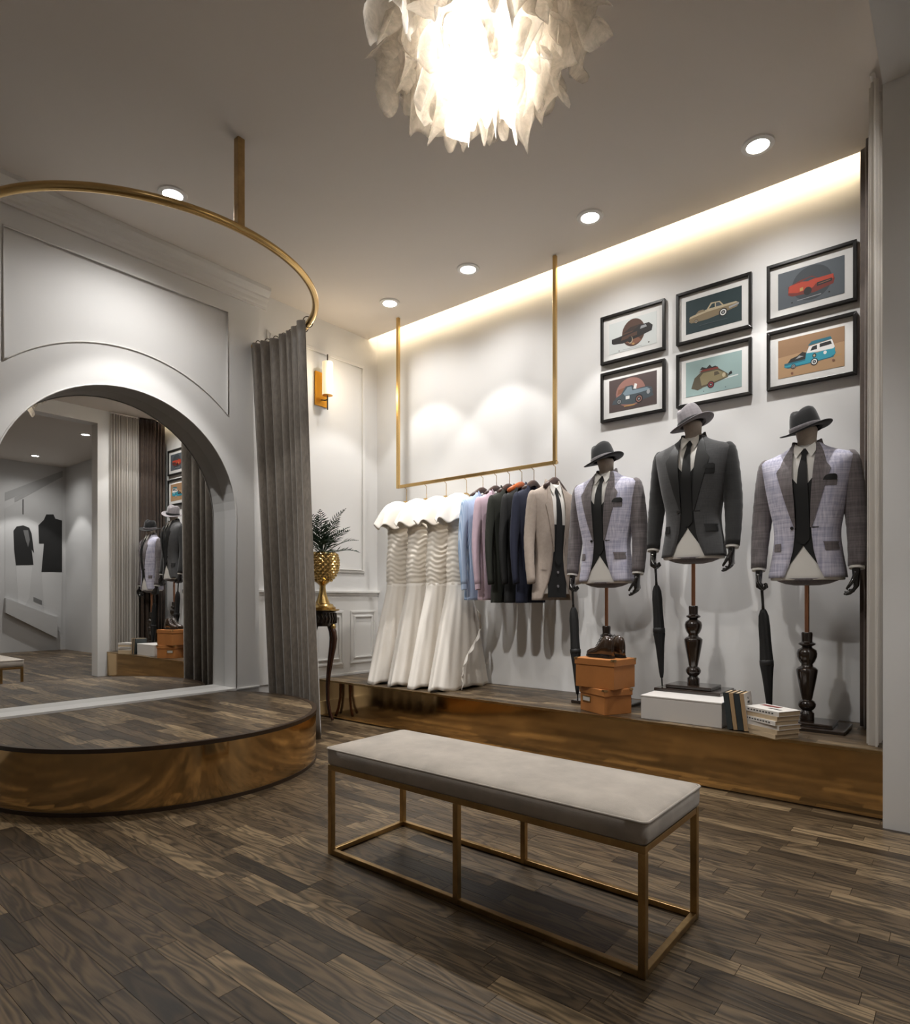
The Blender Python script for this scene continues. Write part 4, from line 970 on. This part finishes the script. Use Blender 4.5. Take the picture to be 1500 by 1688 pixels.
picture(*cB, *rT, 'framed print of a cream sedan on dark teal', 'teal', [('dsand', [(.06, .36), (.10, .30), (.40, .30), (.66, .36), (.92, .44), (.96, .54), (.90, .60), (.70, .58), (.62, .74), (.46, .76), (.38, .58), (.08, .50)]), ('sand', [(.06, .44), (.40, .52), (.94, .55), (.90, .60), (.40, .60), (.08, .50)]), ('sand', [(.38, .58), (.46, .76), (.62, .74), (.69, .58)]),
    ('teal', [(.42, .60), (.48, .72), (.53, .72), (.53, .60)]), ('dsteel', [(.55, .60), (.55, .72), (.61, .71), (.66, .60)]), ('dsand', [(.18, .54), (.24, .62), (.32, .62), (.36, .56)]), ('grey', [(.78, .44), (.95, .50), (.95, .54), (.78, .50)])] + wheel(.68, .38, .12) + wheel(.19, .32, .06, 'sand') + [('dsteel', [(.25, .16), (.75, .16), (.75, .18), (.25, .18)])])
picture(*cB, *rB, 'framed print of an olive wagon with luggage on mint green', 'mint', [('pale', [(.30, .26), (.94, .34), (.94, .37), (.30, .30)]), ('dolive', [(.10, .22), (.20, .16), (.50, .24), (.76, .34), (.76, .44), (.70, .52), (.60, .64), (.30, .66), (.16, .50)]), ('olive', [(.24, .24), (.50, .28), (.74, .36), (.72, .48), (.58, .60), (.32, .60), (.22, .44)]),
    ('dolive', [(.52, .46), (.62, .48), (.58, .57), (.52, .57)]), ('dred', [(.24, .64), (.34, .72), (.58, .70), (.60, .64)]), ('black', [(.26, .70), (.30, .78), (.38, .72), (.44, .80), (.48, .72), (.54, .74), (.58, .69)]), ('black', [(.76, .38), (.84, .42), (.82, .50), (.78, .46)]), ('sand', E_(.69, .43, .03, .06)), ('dolive', [(.14, .20), (.22, .14), (.30, .18), (.26, .50), (.20, .48)])] + wheel(.46, .23, .10, 'crim') + [('dsteel', E_(.33, .08, .008, .014)), ('dsteel', E_(.72, .08, .008, .014))])
picture(*cC, *rT, 'framed print of a red sports car on slate grey', 'slate', [('dslate', E_(.52, .52, .30, .46)), ('dred', [(.16, .34), (.22, .28), (.56, .24), (.84, .34), (.86, .46), (.84, .58), (.62, .60), (.52, .70), (.34, .66), (.16, .56)]), ('red', [(.16, .40), (.30, .34), (.54, .38), (.58, .46), (.84, .48), (.84, .60), (.60, .60), (.44, .62), (.18, .58)]), ('dslate', [(.36, .62), (.50, .68), (.60, .62), (.46, .58)]),
    ('black', [(.60, .38), (.82, .42), (.82, .50), (.60, .48)]), ('rust', [(.62, .42), (.80, .45), (.80, .47), (.62, .44)]), ('black', E_(.46, .32, .06, .11)), ('gold', [(.34, .36), (.39, .37), (.39, .46), (.34, .45)]), ('grey', [(.30, .12), (.66, .14), (.66, .16), (.30, .14)]), ('black', E_(.22, .11, .012, .02)), ('black', E_(.78, .14, .012, .02))])
picture(*cC, *rB, 'framed print of a turquoise pickup van on tan', 'tan', [('dtan', [(0, .55), (1, .62), (1, 1), (0, 1)]), ('gold', [(.04, .24), (.96, .30), (.96, .32), (.04, .26)]), ('black', [(.14, .34), (.20, .46), (.30, .50), (.38, .58), (.46, .52), (.46, .36)]), ('dturq', [(.10, .26), (.16, .22), (.44, .24), (.84, .28), (.88, .40), (.10, .36)]), ('turq', [(.10, .30), (.42, .34), (.44, .56), (.60, .48), (.86, .52), (.87, .36), (.80, .30), (.44, .26), (.12, .26)]),
    ('white', [(.44, .52), (.48, .68), (.82, .74), (.86, .54), (.84, .50), (.62, .50)]), ('dturq', [(.46, .70), (.52, .80), (.80, .82), (.82, .75)]), ('black', [(.50, .56), (.53, .66), (.60, .68), (.60, .57)]), ('black', [(.64, .60), (.64, .69), (.80, .71), (.82, .62)]), ('black', E_(.56, .42, .03, .055)), ('sand', E_(.56, .42, .016, .03)), ('white', E_(.72, .44, .025, .045)), ('grey', [(.27, .42), (.33, .50), (.40, .46)])] + wheel(.56, .26, .09, 'white') + wheel(.24, .25, .06, 'grey') + [('rust', E_(.84, .20, .02, .03)), ('rust', E_(.22, .08, .02, .03))])

# ================================================================== mural seen in the mirror (on the end wall of the next room)
mu = thing('fashion_mural', 'pale wall mural of headless figures in black dresses, seen in the arched mirror', 'mural', (X2, 4.5, 0))
def mir_pt(px, py):   # where the sight line to a mirror pixel meets the end wall
    r = (px - CX) / F_PX; dx = -math.sin(YAW) + r * math.cos(YAW); dy = math.cos(YAW) + r * math.sin(YAW); t_ = (2 * XM - X2) / dx
    return dy * t_ - 4.5, CAM_H + (HZ - py) / F_PX * t_
mb = MB(); mats = []
def mshape(c, col, pts, dx):
    k = 'mural_' + c
    if k not in M: M[k] = mat(k, col, .6)
    if k not in mats: mats.append(k)
    mb.cm = mats.index(k); mb.prism([mir_pt(*p) for p in pts], 'x', -dx, -dx - .001)
LG, MG, DG, BK, WH = (.56, .56, .56), (.40, .40, .40), (.20, .20, .20), (.010, .010, .010), (.63, .63, .63)
mshape('light', LG, [(8, 838), (103, 790), (103, 1045), (8, 986)], .004)
mshape('upper', MG, [(8, 812), (103, 776), (103, 784), (8, 826)], .004)
mshape('band', MG, [(24, 820), (103, 778), (103, 786), (24, 828)], .006)
mshape('white', WH, [(26, 930), (53, 934), (48, 985), (40, 1000), (30, 995)], .006)
mshape('white', WH, [(68, 940), (102, 945), (100, 1035), (74, 1025)], .006)
mshape('black', BK, [(22, 875), (27, 868), (38, 866), (48, 870), (52, 880), (56, 912), (52, 906), (55, 931), (26, 932), (23, 905)], .008)
mshape('black', BK, [(76, 848), (88, 848), (91, 855), (102, 858), (102, 943), (68, 943), (71, 910), (72, 896), (64, 896), (63, 866), (72, 857)], .008)
mshape('grey', (.14, .14, .14), [(38, 874), (46, 874), (49, 890), (46, 902), (42, 890)], .010)
mshape('black', BK, [(37, 823), (38.5, 823), (38.5, 848), (37, 848)], .008)
mshape('dark', DG, [(55, 984), (69, 990), (69, 997), (55, 991)], .008)
mb.build('print', mats, mu)
mb = MB(); mb.prism([mir_pt(*p) for p in [(7, 986), (92, 1018), (92, 1052), (7, 1010)]], 'x', -.004, -.10); mb.build('ledge', 'farwall', mu)
